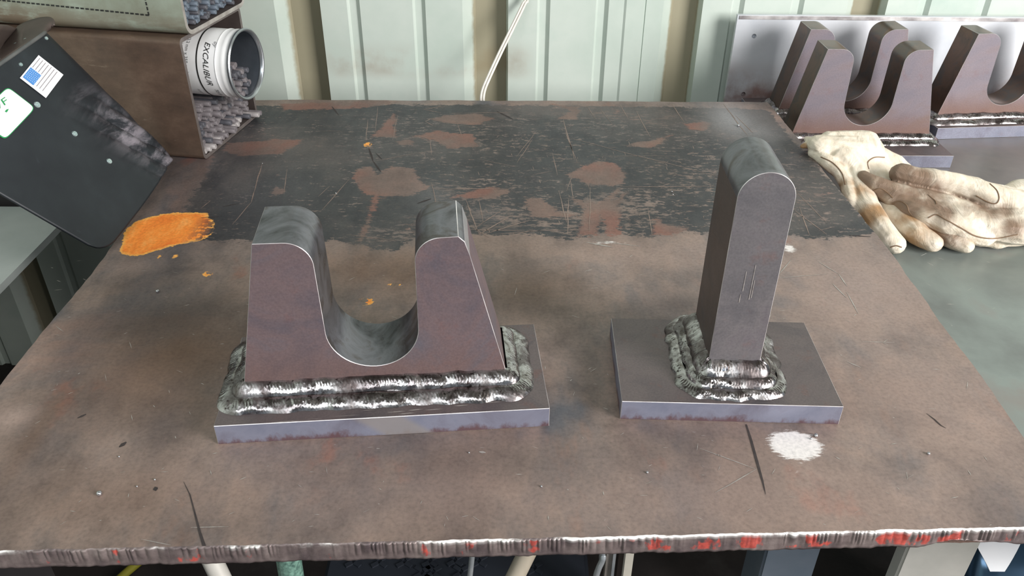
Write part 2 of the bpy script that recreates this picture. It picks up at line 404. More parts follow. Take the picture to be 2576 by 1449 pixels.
for pg in ([(905, 425), (930, 418), (950, 440), (985, 420), (1035, 425), (1060, 455), (1080, 470), (1040, 490), (990, 495), (920, 490), (900, 470), (890, 445)],
           [(1425, 440), (1470, 418), (1500, 405), (1545, 410), (1575, 435), (1570, 460), (1540, 470), (1480, 465), (1450, 450)],
           [(1120, 290), (1200, 286), (1240, 298), (1200, 314), (1120, 308), (1085, 300)],
           [(570, 360), (700, 350), (760, 352), (740, 370), (700, 388), (600, 392), (560, 378)],
           [(1030, 345), (1100, 330), (1190, 338), (1200, 368), (1130, 372), (1090, 352)],
           [(960, 320), (990, 285), (998, 300), (990, 335), (1000, 345), (930, 345)],
           [(1155, 490), (1230, 470), (1290, 480), (1240, 500), (1130, 498)],
           [(1560, 500), (1575, 480), (1555, 520), (1560, 590), (1530, 590), (1510, 540), (1500, 590), (1450, 595), (1470, 530), (1440, 500), (1470, 505), (1500, 510)],
           [(1320, 500), (1360, 500), (1400, 530), (1470, 545), (1340, 545)],
           [(1590, 360), (1650, 350), (1690, 340), (1640, 372), (1580, 370)],
           [(1720, 310), (1790, 308), (1770, 328), (1735, 326)],
           [(1650, 550), (1680, 570), (1740, 575), (1690, 590), (1640, 590)],
           [(700, 262), (960, 252), (1000, 258), (900, 272), (720, 276)],
           [(1390, 262), (1460, 268), (1450, 300), (1400, 300), (1440, 280)]):
    rust = np.minimum(rust, sdf(poly(pg)))
for pg in ([(943, 490), (952, 492), (925, 575), (908, 618), (900, 612), (915, 575)], [(1552, 468), (1566, 474), (1530, 515), (1480, 532), (1478, 524), (1520, 508)]): rust = np.minimum(rust, sdf(poly(pg)))
rust = np.minimum(rust, ell(1020, 358, 18, 7))
rust = np.minimum(rust, ell(700, 482, 16, 9))
orange = sdf(poly([(300, 632), (318, 575), (345, 555), (410, 538), (470, 534), (520, 536), (538, 560), (536, 590), (500, 605), (420, 622), (360, 642), (320, 645)]))
for e in ((925, 363, 9, 6), (523, 689, 13, 6), (400, 645, 5, 5), (440, 645, 6, 4)): orange = np.minimum(orange, ell(*e))
for e in ((990, 716, 26, 9), (925, 758, 26, 14)): orange = np.minimum(orange, ell(*e)+.004)
holes = np.clip((PX - T(480, 570)[0])/(T(540, 570)[0]-T(480, 570)[0]), 0, 1)*(orange < .0) + ((np.abs(PX-T(960, 735)[0]) < .06)*(PY < T(960, 690)[1])*1.3)*(orange < .01)
bare = np.minimum(ell(2000, 1120, 78, 42)+.004, np.minimum(ell(1985, 625, 30, 22)+.010, ell(1520, 610, 80, 6)+.006))
bare = np.minimum(bare, ell(2010, 1185, 60, 14)+.009)
dark = np.zeros(PX.shape)
for a in ((640, 850, 130, 60, .4, .5), (430, 800, 170, 40, .3, .55), (1230, 770, 160, 40, 0, .45), (1700, 770, 90, 30, 0, .7), (250, 1010, 150, 60, .3, .30), (1640, 780, 110, 50, 0, .5),
          (1700, 1130, 220, 60, .3, .4), (1250, 1180, 260, 60, .2, .3), (470, 430, 90, 60, .6, .5), (1470, 900, 60, 120, 0, .45), (430, 1040, 100, 90, 0, .25), (620, 1330, 220, 40, 0, .2)):
    dark = np.maximum(dark, soft(*a))
olive = np.zeros(PX.shape)
for a in ((430, 900, 230, 110, .3, .55), (300, 1240, 300, 90, 0, .25), (950, 680, 200, 60, 0, .5), (95, 1080, 35, 130, .05, .35), (2200, 980, 200, 60, 0, .2), (1330, 720, 120, 60, 0, .35)):
    olive = np.maximum(olive, soft(*a))
pale = np.zeros(PX.shape)  # lighter right and front: light falloff painted into the plate colour
for a in ((2150, 720, 260, 120, .2, .6), (2350, 1000, 260, 160, 0, .45), (1700, 640, 260, 40, 0, .35), (330, 670, 60, 20, .3, .5), (30, 1050, 50, 30, 0, .7), (1900, 1250, 600, 110, 0, .4), (1150, 1250, 400, 80, 0, .3), (500, 1200, 300, 80, 0, .2), (950, 450, 90, 40, 0, .2)):
    pale = np.maximum(pale, soft(*a))
haze = np.zeros(PX.shape)
for a in ((1840, 300, 55, 40, 0, .85), (1900, 330, 60, 30, .5, .5), (700, 470, 120, 60, 0, .12), (1230, 540, 60, 26, 0, .12), (1090, 500, 60, 40, 0, .2)):
    haze = np.maximum(haze, soft(*a))
chips = np.zeros(PX.shape)
for a in ((1250, 560, 260, 60, 0, .8), (1550, 530, 180, 60, 0, .9), (1000, 590, 120, 30, 0, .8), (1750, 430, 200, 90, 0, .4), (1500, 300, 300, 40, 0, .4), (1180, 480, 160, 40, 0, .6), (1200, 350, 350, 50, 0, .35), (2050, 500, 120, 80, 0, .3)):
    chips = np.maximum(chips, soft(*a))
Vt = np.c_[PX, PY, np.full(PX.shape, TZ)]
# slight dents
Vt[:, 2] += .0008*np.sin(PX*9)*np.cos(PY*7)*0
me = bpy.data.meshes.new('plate_top')
idx = np.arange(NX*NY).reshape(NY, NX)
quads = np.stack([idx[:-1, :-1], idx[:-1, 1:], idx[1:, 1:], idx[1:, :-1]], -1).reshape(-1, 4)
me.vertices.add(len(Vt)); me.vertices.foreach_set('co', Vt.ravel())
me.loops.add(quads.size); me.loops.foreach_set('vertex_index', quads.ravel().astype(np.int32))
me.polygons.add(len(quads)); me.polygons.foreach_set('loop_start', np.arange(0, quads.size, 4, dtype=np.int32))
me.update(calc_edges=True)
for nm, arr in dict(band=band, rust=rust, orange=orange, bare=bare, dark=dark, olive=olive, pale=pale, haze=haze, chips=chips, holes=holes).items():
    at = me.attributes.new(nm, 'FLOAT', 'POINT'); at.data.foreach_set('value', arr.astype(np.float32))
top = mesh_obj('plate_top', me, M_top); rel(top, table)
# other three edges + underside
V = []; F = []
per_idx = list(idx[0, :]) + list(idx[1:, -1]) + list(idx[-1, ::-1][1:]) + list(idx[::-1, 0][1:-1])
for k in per_idx: V.append(Vt[k]); V.append(Vt[k] - np.array([0, 0, .0205]))
n = len(per_idx)
for k in range(NX-1, n): F.append((2*k, 2*k+1, (2*k+3) % (2*n), (2*k+2) % (2*n)))
F.append(tuple(2*k+1 for k in range(n))[::-1])
M_edge_rust = simple('rusty_cut_edge', srgb(92, 74, 68), srgb(122, 96, 84), .7, .2, 40, .4)
rel(from_py('plate_underside', V, F, M_edge_rust), table)
# torch cut front face: scalloped drag lines
def mat_torch():
    m = Mt('torch_cut_steel'); n = m.noise(30, 6, .65); n2 = m.noise(150, 4, .6)
    col = m.ramp(n, [(.3, srgb(76, 66, 68)), (.5, srgb(108, 96, 94)), (.7, srgb(134, 122, 118))])
    X = m.sep()[0]
    r = m.math('ADD', m.noise(34, 4, .6, (1, 1, .6)), m.math('MULTIPLY', m.rampf(X, .0, .25), .06))
    r = m.math('SUBTRACT', r, m.math('MULTIPLY', m.rampf(X, .42, .50), .06))
    rm = m.math('MULTIPLY', m.rampf(r, .595, .65), m.attr('mid'))
    col = m.mix(m.math('MULTIPLY', rm, .9), col, m.ramp(n2, [(.3, srgb(150, 66, 62)), (.7, srgb(214, 92, 78))]))
    br = m.math('MULTIPLY', m.attr('lip'), m.rampf(m.math('ADD', m.noise(16, 5, .7), m.math('MULTIPLY', m.rampf(X, -.45, .3), .22)), .54, .70))
    col = m.mix(br, col, srgb(236, 232, 228))
    m.bump(n2, .4, .001); return m.done(col, .45, .35)
NS = 2000; xs = np.linspace(xl(.48)-.001, xr(.52)+.001, NS)
# scallop field
cuts = [xs[0]]
while cuts[-1] < xs[-1]: cuts.append(cuts[-1] + random.choice([.0030, .0036, .0045, .006, .0075, .010])*random.uniform(.85, 1.2))
cuts = np.array(cuts); amp = rng.uniform(.3, 1.0, len(cuts)); depthz = rng.uniform(.45, 1.0, len(cuts))
flat_zone = rng.uniform(0, 1, len(cuts))
rows = [0, .0004, .0010, .0022, .005, .008, .011, .014, .0165, .0185, .0205]
V = []; lip = []; mid = []
for ri, dz in enumerate(rows):
    for x in xs:
        k = min(np.searchsorted(cuts, x)-1, len(cuts)-2); k = max(k, 0)
        t = (x-cuts[k])/(cuts[k+1]-cuts[k]); big = mnoise.noise(Vector((x*9, 5, 0)))
        zone = 1.0 if mnoise.noise(Vector((x*7, 1.3, 0))) > -.22 else .18
        sc = math.sin(math.pi*t)*.0019*amp[k]*zone
        f = dz/.0205
        fade = max(0, 1-max(0, f-.62*depthz[k])/.3)
        y0 = yf(x) + .0008*mnoise.noise(Vector((x*160, 0, 0))) + .0016*mnoise.noise(Vector((x*35, 2, 0)))
        out = (.0005 if ri == 1 else .001 if ri >= 2 else 0) + sc*fade*(1 if ri > 1 else .35*ri) + .0022*f + .0008*mnoise.noise(Vector((x*60, f*4, 3)))
        zz = TZ - dz
        if ri >= 8:
            bite = max(0, mnoise.noise(Vector((x*13, 9.4, 0)))-.28)*.030 if x > .1 else 0
            zz += (bite + .0010*mnoise.noise(Vector((x*90, 4, 0))))*(ri-7)/3
        if ri == 0: zz = TZ; out = 0
        V.append((x, y0-out, zz)); lip.append(1.0 if ri <= 2 else (.4 if ri == 3 else 0)); mid.append(1.0 if 3 <= ri <= 8 else 0)
for x in xs: V.append((x, yf(x)+.01, TZ-.0206)); lip.append(0); mid.append(0)
F = []
for r_ in range(len(rows)):
    for i in range(NS-1): a = r_*NS+i; F.append((a, a+NS, a+NS+1, a+1))
edge = from_py('torch_cut_edge', V, F, mat_torch(), None, True)
for nm, arr in (('lip', lip), ('mid', mid)):
    a = edge.data.attributes.new(nm, 'FLOAT', 'POINT'); a.data.foreach_set('value', np.array(arr, np.float32))
edge['label'] = 'scalloped torch-cut front edge with specks of red paint'
rel(edge, table)
# scratches (shallow bright scribe lines) and saw kerfs on the plate
def strips(name, lines, mat, h, parent=table):
    V = []; F = []
    for (a, b, wd) in lines:
        a = np.array(a); b = np.array(b); d = b-a; L = np.linalg.norm(d)
        if L < 1e-5: continue
        d /= L; nrm = np.array([-d[1], d[0]]); m_ = max(2, int(L/.02)+1); base = len(V); k0 = random.random()*9
        for i in range(m_+1):
            t = i/m_; c = a+(b-a)*t + nrm*L*.012*mnoise.noise(Vector((t*3, k0, 0)))
            ww = wd*(.25+.75*math.sin(math.pi*min(max(t, .02), .98)))*.5*(.7+.5*random.random())
            V += [(*(c+nrm*ww), TZ+h), (*(c-nrm*ww), TZ+h)]
            if i: F.append((base+2*i-2, base+2*i-1, base+2*i+1, base+2*i))
    o = from_py(name, V, F, mat); rel(o, parent); o['kind'] = 'stuff'; return o
M_scr = simple('scratch_metal', srgb(122, 104, 96), srgb(158, 138, 128), .5, .3, 200, 0)
M_scrb = simple('scratch_bright', srgb(150, 142, 136), srgb(196, 190, 186), .35, .5, 200, 0)
M_kerf = simple('kerf_shadow_steel', srgb(44, 38, 38), srgb(60, 52, 50), .8, 0, 100, 0)
def LN(x1, y1, x2, y2, w): return (T(x1, y1)[:2], T(x2, y2)[:2], w)
L1 = [LN(1420, 345, 1850, 455, .0016), LN(1560, 470, 1800, 469, .002), LN(1090, 476, 1290, 474, .0018), LN(1180, 578, 1320, 580, .002), LN(1330, 580, 1480, 579, .0012),
      LN(660, 410, 640, 480, .0022), LN(640, 480, 632, 510, .0022), LN(632, 510, 585, 565, .0016), LN(530, 505, 505, 525, .0014), LN(722, 425, 715, 488, .0014),
      LN(925, 300, 920, 355, .0014), LN(950, 268, 944, 330, .0012), LN(1000, 290, 988, 352, .0012), LN(1082, 350, 1086, 390, .0013), LN(1150, 310, 1163, 345, .0012),
      LN(1170, 500, 1205, 590, .0016), LN(1205, 500, 1215, 560, .0015), LN(1085, 460, 1110, 560, .0014),
      LN(1205, 590, 1290, 540, .0022), LN(1215, 590, 1330, 555, .002), LN(1200, 570, 1260, 530, .0016), LN(1240, 590, 1360, 580, .0016), LN(1190, 572, 1230, 598, .0016),
      LN(1418, 300, 1445, 400, .002), LN(1422, 330, 1452, 410, .0014), LN(1390, 385, 1402, 440, .0013), LN(1435, 455, 1442, 500, .0016), LN(1475, 265, 1500, 300, .0012), LN(1560, 262, 1580, 300, .0014),
      LN(1600, 280, 1635, 345, .0016), LN(1690, 262, 1722, 308, .0016), LN(1510, 275, 1540, 312, .001), LN(1405, 480, 1425, 560, .0016), LN(1430, 500, 1428, 590, .0018), LN(1485, 470, 1483, 585, .0014),
      LN(1440, 440, 1425, 480, .0014), 
      LN(1500, 392, 1710, 392, .0010), LN(1860, 370, 1930, 470, .0012), LN(1820, 262, 1850, 300, .0018), LN(1840, 290, 1880, 340, .0018), LN(1850, 290, 1895, 335, .0016),
      LN(1340, 350, 1300, 410, .0012), LN(1300, 395, 1350, 330, .0012), LN(1390, 430, 1340, 440, .0012), LN(1630, 520, 1640, 590, .0014), LN(1900, 450, 1960, 455, .0012),
      LN(2000, 530, 2080, 590, .0018), LN(2010, 520, 2035, 590, .0018), LN(2040, 400, 2100, 400, .001), LN(2000, 480, 2080, 560, .0012), LN(2060, 580, 2100, 570, .0015),
      LN(870, 590, 1000, 605, .0012), LN(1290, 283, 1130, 285, .0016), LN(1085, 298, 1070, 306, .003), LN(1070, 306, 1090, 316, .002), LN(1065, 275, 1110, 268, .003), LN(1065, 275, 1110, 284, .002),
      LN(800, 330, 870, 330, .001), LN(810, 530, 880, 450, .0014), LN(800, 495, 830, 468, .0012), LN(930, 408, 1050, 385, .0012), LN(1050, 385, 1070, 384, .0014), LN(1300, 420, 1200, 400, .001)]
for i in range(330):   # short nicks across the worn half of the band
    x = random.uniform(1060, 2080); y = random.uniform(300, 595)
    if x < 1250 and y < 430 and random.random() < .6: continue
    a = random.choice([0, 0, .1, 1.4, random.uniform(-1.5, 1.5)]); l = random.uniform(4, 22)
    L1.append(LN(x, y, x+l*math.cos(a), y+l*.5*math.sin(a), random.uniform(.0006, .0014)))
strips('scratches', L1, M_scr, .00025)
strips('burn_marks', [LN(928, 372, 938, 405, .004), LN(938, 405, 958, 432, .004), LN(945, 385, 962, 402, .002), LN(835, 268, 852, 290, .004), LN(1085, 500, 1050, 512, .005), LN(560, 520, 600, 512, .003), LN(195, 1052, 217, 1042, .004), LN(300, 1125, 318, 1112, .005), LN(385, 1232, 397, 1228, .006), LN(505, 548, 550, 545, .003), LN(640, 612, 690, 616, .004), LN(2135, 592, 2190, 596, .004), LN(1250, 280, 1290, 300, .005)], M_kerf, .0002)
L2 = [LN(480, 1327, 575, 1325, .0009), LN(355, 1357, 430, 1372, .001), LN(845, 487, 848, 489, .003), LN(1205, 1137, 1222, 1139, .003), LN(1475, 610, 1540, 622, .003), LN(1500, 606, 1610, 620, .0014),
      LN(1760, 1128, 1900, 1180, .001), LN(1800, 1240, 1905, 1180, .0012), LN(2060, 660, 2110, 690, .0018), LN(2110, 690, 2130, 720, .0016), LN(2095, 715, 2130, 750, .0022), LN(1960, 700, 2080, 690, .0014),
      LN(1220, 1060, 1240, 1068, .0016), LN(1990, 655, 1960, 690, .0016), LN(2130, 735, 2160, 790, .0014), LN(140, 820, 160, 835, .001), LN(2170, 860, 2250, 862, .001), LN(2380, 765, 2400, 766, .001), LN(2130, 910, 2165, 925, .0012)]
for i in range(260):
    x = random.uniform(30, 2500); y = random.uniform(640, 1330)
    a = random.uniform(-.6, .6) if random.random() < .7 else random.uniform(-1.5, 1.5); l = random.uniform(4, 20)
    L2.append(LN(x, y, x+l*math.cos(a), y+l*math.sin(a), random.uniform(.0004, .0010)))
strips('fine_scratches', L2, M_scrb, .0003)
V = []; F = []
def kerf(pts, ws):
    base = len(V)
    for i, ((x, y), w_) in enumerate(zip(pts, ws)):
        p = T(x, y); V.append((p[0]-w_/2, p[1], TZ+.0004)); V.append((p[0]+w_/2, p[1], TZ+.0004))
        if i: F.append((base+2*i-2, base+2*i-1, base+2*i+1, base+2*i))
kerf([(462, 1212), (478, 1245), (490, 1290), (503, 1340), (514, 1374)], [.0003, .0012, .0016, .0024, .0034])
kerf([(1877, 1068), (1890, 1110), (1905, 1165), (1918, 1210), (1926, 1244)], [.0016, .0026, .0028, .002, .0004])
kerf([(2330, 1040), (2350, 1055), (2366, 1070), (2380, 1078)], [.0004, .0016, .0016, .0006])
k_ = from_py('saw_kerf', V, F, M_kerf); rel(k_, table); k_['kind'] = 'stuff'; k_['label'] = 'dark saw cuts in the plate'
# frame and legs under the plate
M_leg = simple('painted_leg_steel', srgb(120, 124, 122), srgb(136, 138, 134), .55, .2, 14, .1)
M_legb = simple('blue_grey_leg_steel', srgb(92, 104, 116), srgb(112, 120, 130), .5, .3, 14, .1)
def leg(name, parent, cx, cy, hx, hy, z0, z1, mat):
    bm = bmesh.new(); box_bm(bm, cx-hx, cx+hx, cy-hy, cy+hy, z0, z1)
    bmesh.ops.bevel(bm, geom=bm.edges[:], offset=.003, segments=2, affect='EDGES')
    o = bm_obj(name, bm, mat); rel(o, parent); return o
lp = pz(1992, 1400, .62); leg('leg', table, lp[0], lp[1]+.03, .036, .03, 0, TZ-.0205, M_legb)
for (x, y) in ((-.50, 1.5), (.46, 1.5), (-.54, 1.28)):
    leg('leg', table, x, y, .03, .03, 0, TZ-.0205, M_legb)
leg('cross_rail', table, 0, 1.5, .43, .02, TZ-.09, TZ-.0205, M_legb)

# ------------------------------------------------------------------ welds
def weld_loop(parent, x0, x1, y0, y1, prof_, seed, mat=None, lam=.0026, rip=.0005, rc=.002):
    """fillet weld of several passes round a rectangular foot; prof_ = (distance out, height) where the passes meet"""
    rnd = random.Random(seed)
    for pi_ in range(len(prof_)-1):
        (o0, z0), (o1, z1) = prof_[pi_], prof_[pi_+1]
        omid = (o0+o1)/2; Lx, Ly = x1-x0-2*rc, y1-y0-2*rc; Rm = rc+omid
        parts = [Lx, Rm*math.pi/2, Ly, Rm*math.pi/2, Lx, Rm*math.pi/2, Ly, Rm*math.pi/2]; tot = sum(parts)
        N = int(tot/(lam/5.5)); K = 12; V = []; F = []
        stops = sorted(rnd.uniform(0, tot) for _ in range(4)); sd = seed+pi_*3.7
        cor = [(x1-rc, y0+rc), (x1-rc, y1-rc), (x0+rc, y1-rc), (x0+rc, y0+rc)]
        for i in range(N):
            s = i/N*tot; q = s; g = 0
            while g < 7 and q > parts[g]: q -= parts[g]; g += 1
            if g == 0: c, th = (x0+rc+q, y0+rc), -math.pi/2
            elif g == 2: c, th = (x1-rc, y0+rc+q), 0
            elif g == 4: c, th = (x1-rc-q, y1-rc), math.pi/2
            elif g == 6: c, th = (x0+rc, y1-rc-q), math.pi
            else: c = cor[g//2]; th = {1: -math.pi/2, 3: 0, 5: math.pi/2, 7: math.pi}[g] + q/Rm
            nx, ny = math.cos(th), math.sin(th)
            t_ = s/tot*2*math.pi; cx_, cy_ = math.cos(t_), math.sin(t_)
            e0_ = .10*mnoise.noise(Vector((cx_*5, cy_*5, seed+pi_*2.1)))+.10*mnoise.noise(Vector((s*55, seed, pi_*2.)))
            e1_ = .10*mnoise.noise(Vector((cx_*5, cy_*5, seed+(pi_+1)*2.1)))+.10*mnoise.noise(Vector((s*55, seed, (pi_+1)*2.)))
            a0, b0 = o0*(1+e0_), z0*(1+e0_); a1, b1 = o1*(1+e1_), z1*(1+e1_)
            lump = sum(math.exp(-((s-st)/.005)**2) for st in stops)*.0010
            L = math.hypot(a1-a0, b1-b0); nn = (-(b1-b0)/L, (a1-a0)/L)
            if nn[1] < 0: nn = (-nn[0], -nn[1])
            crown = L*(.13 + .08*mnoise.noise(Vector((s*35, sd, 1))))
            for k in range(K):
                t = -.04+1.08*k/(K-1); tt = min(max(t, 0), 1)
                bul = crown*math.sqrt(max(0, 1-(2*tt-1)**2))
                ph = s/lam + 2.2*(2*tt-1)**2 + .9*mnoise.noise(Vector((s*60, sd, 2)))
                fr = ph-math.floor(ph)
                w_ = 1-(2*tt-1)**4
                rr = (rip*(fr if fr < .8 else (1-fr)*4)*(.5+.8*abs(mnoise.noise(Vector((s*90, tt*2, sd))))) + lump + .0004*mnoise.noise(Vector((s*240, tt*9, sd))))*w_
                o_ = a0+(a1-a0)*t + nn[0]*(bul+rr); h_ = b0+(b1-b0)*t + nn[1]*(bul+rr)
                V.append((c[0]+nx*(rc+o_), c[1]+ny*(rc+o_), max(h_, .0002)))
        for i in range(N):
            j = (i+1) % N
            for k in range(K-1): F.append((i*K+k, i*K+k+1, j*K+k+1, j*K+k))
        from_py('weld_bead', V, F, mat or M_weld, parent, True)

def plate_part(name, parent, L, D, Tk, x0=0, y0=0, mats=None):
    bm = bmesh.new(); box_bm(bm, x0, x0+L, y0, y0+D, -Tk, 0)
    for f in bm.faces: f.material_index = 0 if abs(f.normal.z) > .5 else 1
    r = bmesh.ops.bevel(bm, geom=bm.edges[:], offset=.0005, segments=1, affect='EDGES', material=2)
    return bm_obj(name, bm, mats or [M_plate, M_plate_side, M_edge], parent)
def arcp(c, r, a0, a1, n):
    return [(c[0]+r*math.cos(math.radians(a0+(a1-a0)*i/n)), c[1]+r*math.sin(math.radians(a0+(a1-a0)*i/n))) for i in range(n+1)]
def saddle_profile(ht=.1875, w0=.022, w1=.309, chamf=False):
    tl, tr = .0612, .2645
    P = [(w0, 0), (tl-.0008, ht-.006)] if False else [(w0, 0), (tl, ht)]
    P += arcp((.0893, ht-.027), .027, 90, 3, 10)        # left inner shoulder
    P += arcp((.1655, .0815), .0475, 184, 356, 26)      # U
    P += arcp((.2405, ht-.027), .0265, 177, 90, 10)
    if chamf: P += [(tr-.007, ht), (tr-.001, ht-.006), (w0*0+.2685, ht-.022)]
    else: P += [(tr, ht)]
    P += [(w1, 0)]
    return P
def prism(name, parent, P, y0, y1, z=0, mats=None, bev=.0005, facemat=None):
    bm = bmesh.new(); a = [bm.verts.new((x, y0, z+h)) for x, h in P]; b = [bm.verts.new((x, y1, z+h)) for x, h in P]
    fa = bm.faces.new(a); fb = bm.faces.new(b[::-1]); fa.material_index = 0; fb.material_index = 0
    n = len(P)
    for i in range(n):
        j = (i+1) % n; f = bm.faces.new((a[j], a[i], b[i], b[j])); f.material_index = 1
        if facemat: f.material_index = facemat(P[i], P[j])
    bmesh.ops.recalc_face_normals(bm, faces=bm.faces[:])
    es = [e for e in bm.edges if (e.verts[0].co.y == e.verts[1].co.y)] + [e for e in bm.edges if e.verts[0].co.y != e.verts[1].co.y and e.calc_face_angle(0) > .6]
    if bev: bmesh.ops.bevel(bm, geom=es, offset=bev, segments=1, affect='EDGES', material=2)
    o = bm_obj(name, bm, mats, parent); return sharp(o, 28)

def fmc(p, q):
    if p[0] > .262 and q[0] > .262 and .001 < abs(p[1]-q[1]) < .05: return 4
    return fm(p, q)
def fm(p, q):   # outer slanted flanks keep their scale, the rest is ground
    if abs(p[0]-q[0]) > .001 and abs(p[1]-q[1]) > .12: return 3
    return 1
# near saddle
sad = empty('saddle_bracket', (-.30477, .61955, TZ+.0255), 'large U-shaped saddle block on a long rectangular base plate at left front of table', 'steel bracket', rz=.092782)
plate_part('base_plate', sad, .3475, .1541, .0253, mats=[M_plate, M_sideA, M_edge])
V = []; F = []
for (xa_, xb2, ya_, wd_) in ((.058, .092, .0012, .0010), (.176, .196, .0070, .0012), (.198, .214, .0085, .0016), (.188, .206, .0035, .0013), (.215, .236, .0075, .0010), (.246, .262, .0115, .0012), (.275, .300, .0140, .0008), (.120, .150, .0050, .0005), (.150, .165, .0120, .0007), (.092, .110, .0025, .0005)):
    b_ = len(V); V += [(xa_, ya_, .0003), ((xa_*2+xb2)/3, ya_-wd_*.5, .0003), (xb2, ya_+wd_*.3, .0003), ((xa_+xb2*2)/3, ya_+wd_*.7, .0003)]; F.append((b_, b_+1, b_+2, b_+3))
gs = from_py('grinder_marks', V, F, M_scrb, sad); gs['kind'] = 'stuff'
prism('saddle_block', sad, saddle_profile(chamf=True), .0435, .1215, 0, [M_block, M_ground, M_edge, M_block, simple('fresh_ground_facet', srgb(196, 196, 198), srgb(226, 226, 226), .22, .7, 30, .05)], facemat=fmc)
f0, f1 = .0235, .3075
weld_loop(sad, f0, f1, .0435, .1215, [(-.001, .0210), (.0125, .0095), (.0280, 0)], 3, lam=.0034, rip=.0009)
# near post
post = empty('post_bracket', (.11874, .66398, TZ+.0255), 'tall round-topped post bracket on short base plate at right front of table', 'steel bracket', rz=-.023032)
plate_part('base_plate', post, .2360, .1549, .0253, mats=[M_plate, M_sideB, M_edge])
pw0, pw1 = .0957, .1515; pc = (pw0+pw1)/2; pr_ = (pw1-pw0)/2; ph_ = .2515
PP = [(pw0, 0)] + [(x, h) for x, h in arcp((pc, ph_-pr_), pr_, 180, 0, 28)] + [(pw1, 0)]
prism('post_block', post, PP, .040, .127, 0, [M_post, M_ground, M_edge, mat_scale('post_flank', srgb(88, 80, 78), srgb(98, 86, 82), srgb(80, 76, 78), .5, .4, .3)], facemat=lambda p, q: 3 if abs(p[1]-q[1]) > .12 else 1)
weld_loop(post, pw0, pw1, .040, .127, [(-.001, .0290), (.0135, .0150), (.0225, .0070), (.0340, 0)], 11, lam=.0032, rip=.0009)
# scribe marks on post
V = []; F = []
for (x, z0, z1) in ((.118, .118, .142), (.126, .108, .150), (.128, .110, .132), (.1165, .104, .114)):
    b = len(V); V += [(x-.0004, .0396, z0), (x+.0004, .0396, z0), (x+.0003, .0396, z1), (x-.0003, .0396, z1)]; F.append((b, b+1, b+2, b+3))
s_ = from_py('scribe_marks', V, F, M_scrb, post); s_['kind'] = 'stuff'

# ------------------------------------------------------------------ RIGHT BENCH + saddles on it
bench = empty('side_bench', (1.1, 1.1, 0), 'lower grey-green steel side bench to the right of the table', 'table')
def mat_bench():
    m = Mt('bench_steel'); n = m.noise(3.2, 7, .6, dist=.5); n3 = m.noise(30, 7, .7)
    col = m.ramp(n, [(.3, srgb(112, 116, 114)), (.5, srgb(134, 142, 138)), (.66, srgb(136, 126, 122)), (.8, srgb(110, 100, 98))])
    Y = m.sep()[1]
    col = m.mix(m.math('MULTIPLY', m.rampf(Y, 1.15, 1.4), .75), col, m.ramp(n3, [(.3, srgb(94, 86, 84)), (.7, srgb(120, 110, 106))]))
    col = m.mix(m.math('MULTIPLY', m.rampf(m.noise(50, 8, .8, (.1, 1, 1), (0, 0, .15)), .66, .76), .4), col, srgb(186, 184, 180))
    m.bump(n3, .12, .001); return m.done(col, m.math('MULTIPLY_ADD', n3, .25, .28), .35)
M_legl = simple('pale_leg_steel', srgb(178, 176, 168), srgb(200, 196, 188), .55, .05, 14, .1)
bm = bmesh.new(); box_bm(bm, .567, 1.75, .40, 1.855, BZ-.012, BZ); rel(bm_obj('bench_top', bm, mat_bench()), bench)
q = pz(2376, 1400, .60); leg('leg', bench, q[0]-.008, q[1]+.01, .048, .012, 0, BZ-.012, M_legl)
for x, y in ((1.68, .5), (1.68, 1.78), (.64, 1.78)): leg('leg', bench, x, y, .04, .03, 0, BZ-.012, M_leg)
GP = 'saddle brackets stored on the side bench'
def back_saddle(x, y, yaw, th, label, px0, px1, py0, seed):
    e = empty('saddle_bracket', (x, y, BZ+.0254), label, 'steel bracket', GP, yaw)
    plate_part('base_plate', e, px1-px0, .152, .0253, px0, py0)
    prism('saddle_block', e, saddle_profile(), 0, th, 0, [M_blockr, M_groundr, M_edge, M_groundr], facemat=fm)
    weld_loop(e, f0, f1, 0, th, [(-.001, .0180), (.0100, .0085), (.0230, 0)], seed, lam=.0040, rip=.0009)
    return e
back_saddle(.5400, 1.5556, .0095, .062, 'saddle bracket standing nearest the leather gloves, front of the pair at left', -.02, .327, -.072, 21)
back_saddle(.5490, 1.6900, .0380, .065, 'saddle bracket mostly hidden behind another, close to the upright plate', -.02, .300, -.035, 31)
back_saddle(.8840, 1.6650, .1000, .065, 'saddle bracket at right edge of photo, rusty orange near its weld', .012, .345, -.035, 41)
# upright plate with two drilled holes
up = empty('upright_plate', (1.1, 1.83, BZ), 'bright upright steel plate with small drilled holes leaning at wall behind saddles', 'steel plate')
def mat_up():
    m = Mt('bright_sheet_steel'); n = m.noise(6, 6, .6); b_ = m.noise(70, 5, .7, (.05, 1, 1)); X, Y, Z = m.sep()
    col = m.ramp(n, [(.3, srgb(196, 200, 206)), (.6, srgb(216, 218, 222)), (.8, srgb(204, 204, 210))])
    col = m.mix(m.math('MULTIPLY', m.rampf(Z, .95, .86), m.rampf(n, .35, .6)), col, srgb(140, 112, 106))
    m.bump(b_, .06, .001)
    return m.done(col, m.math('MULTIPLY_ADD', b_, .15, .38), .3)
xa = py(1856, 40, 1.822)[0]; zt = py(1856, 38, 1.822)[2]; xb_ = 1.72
h1 = py(1897, 91, 1.822); h2 = py(1870, 237, 1.822)
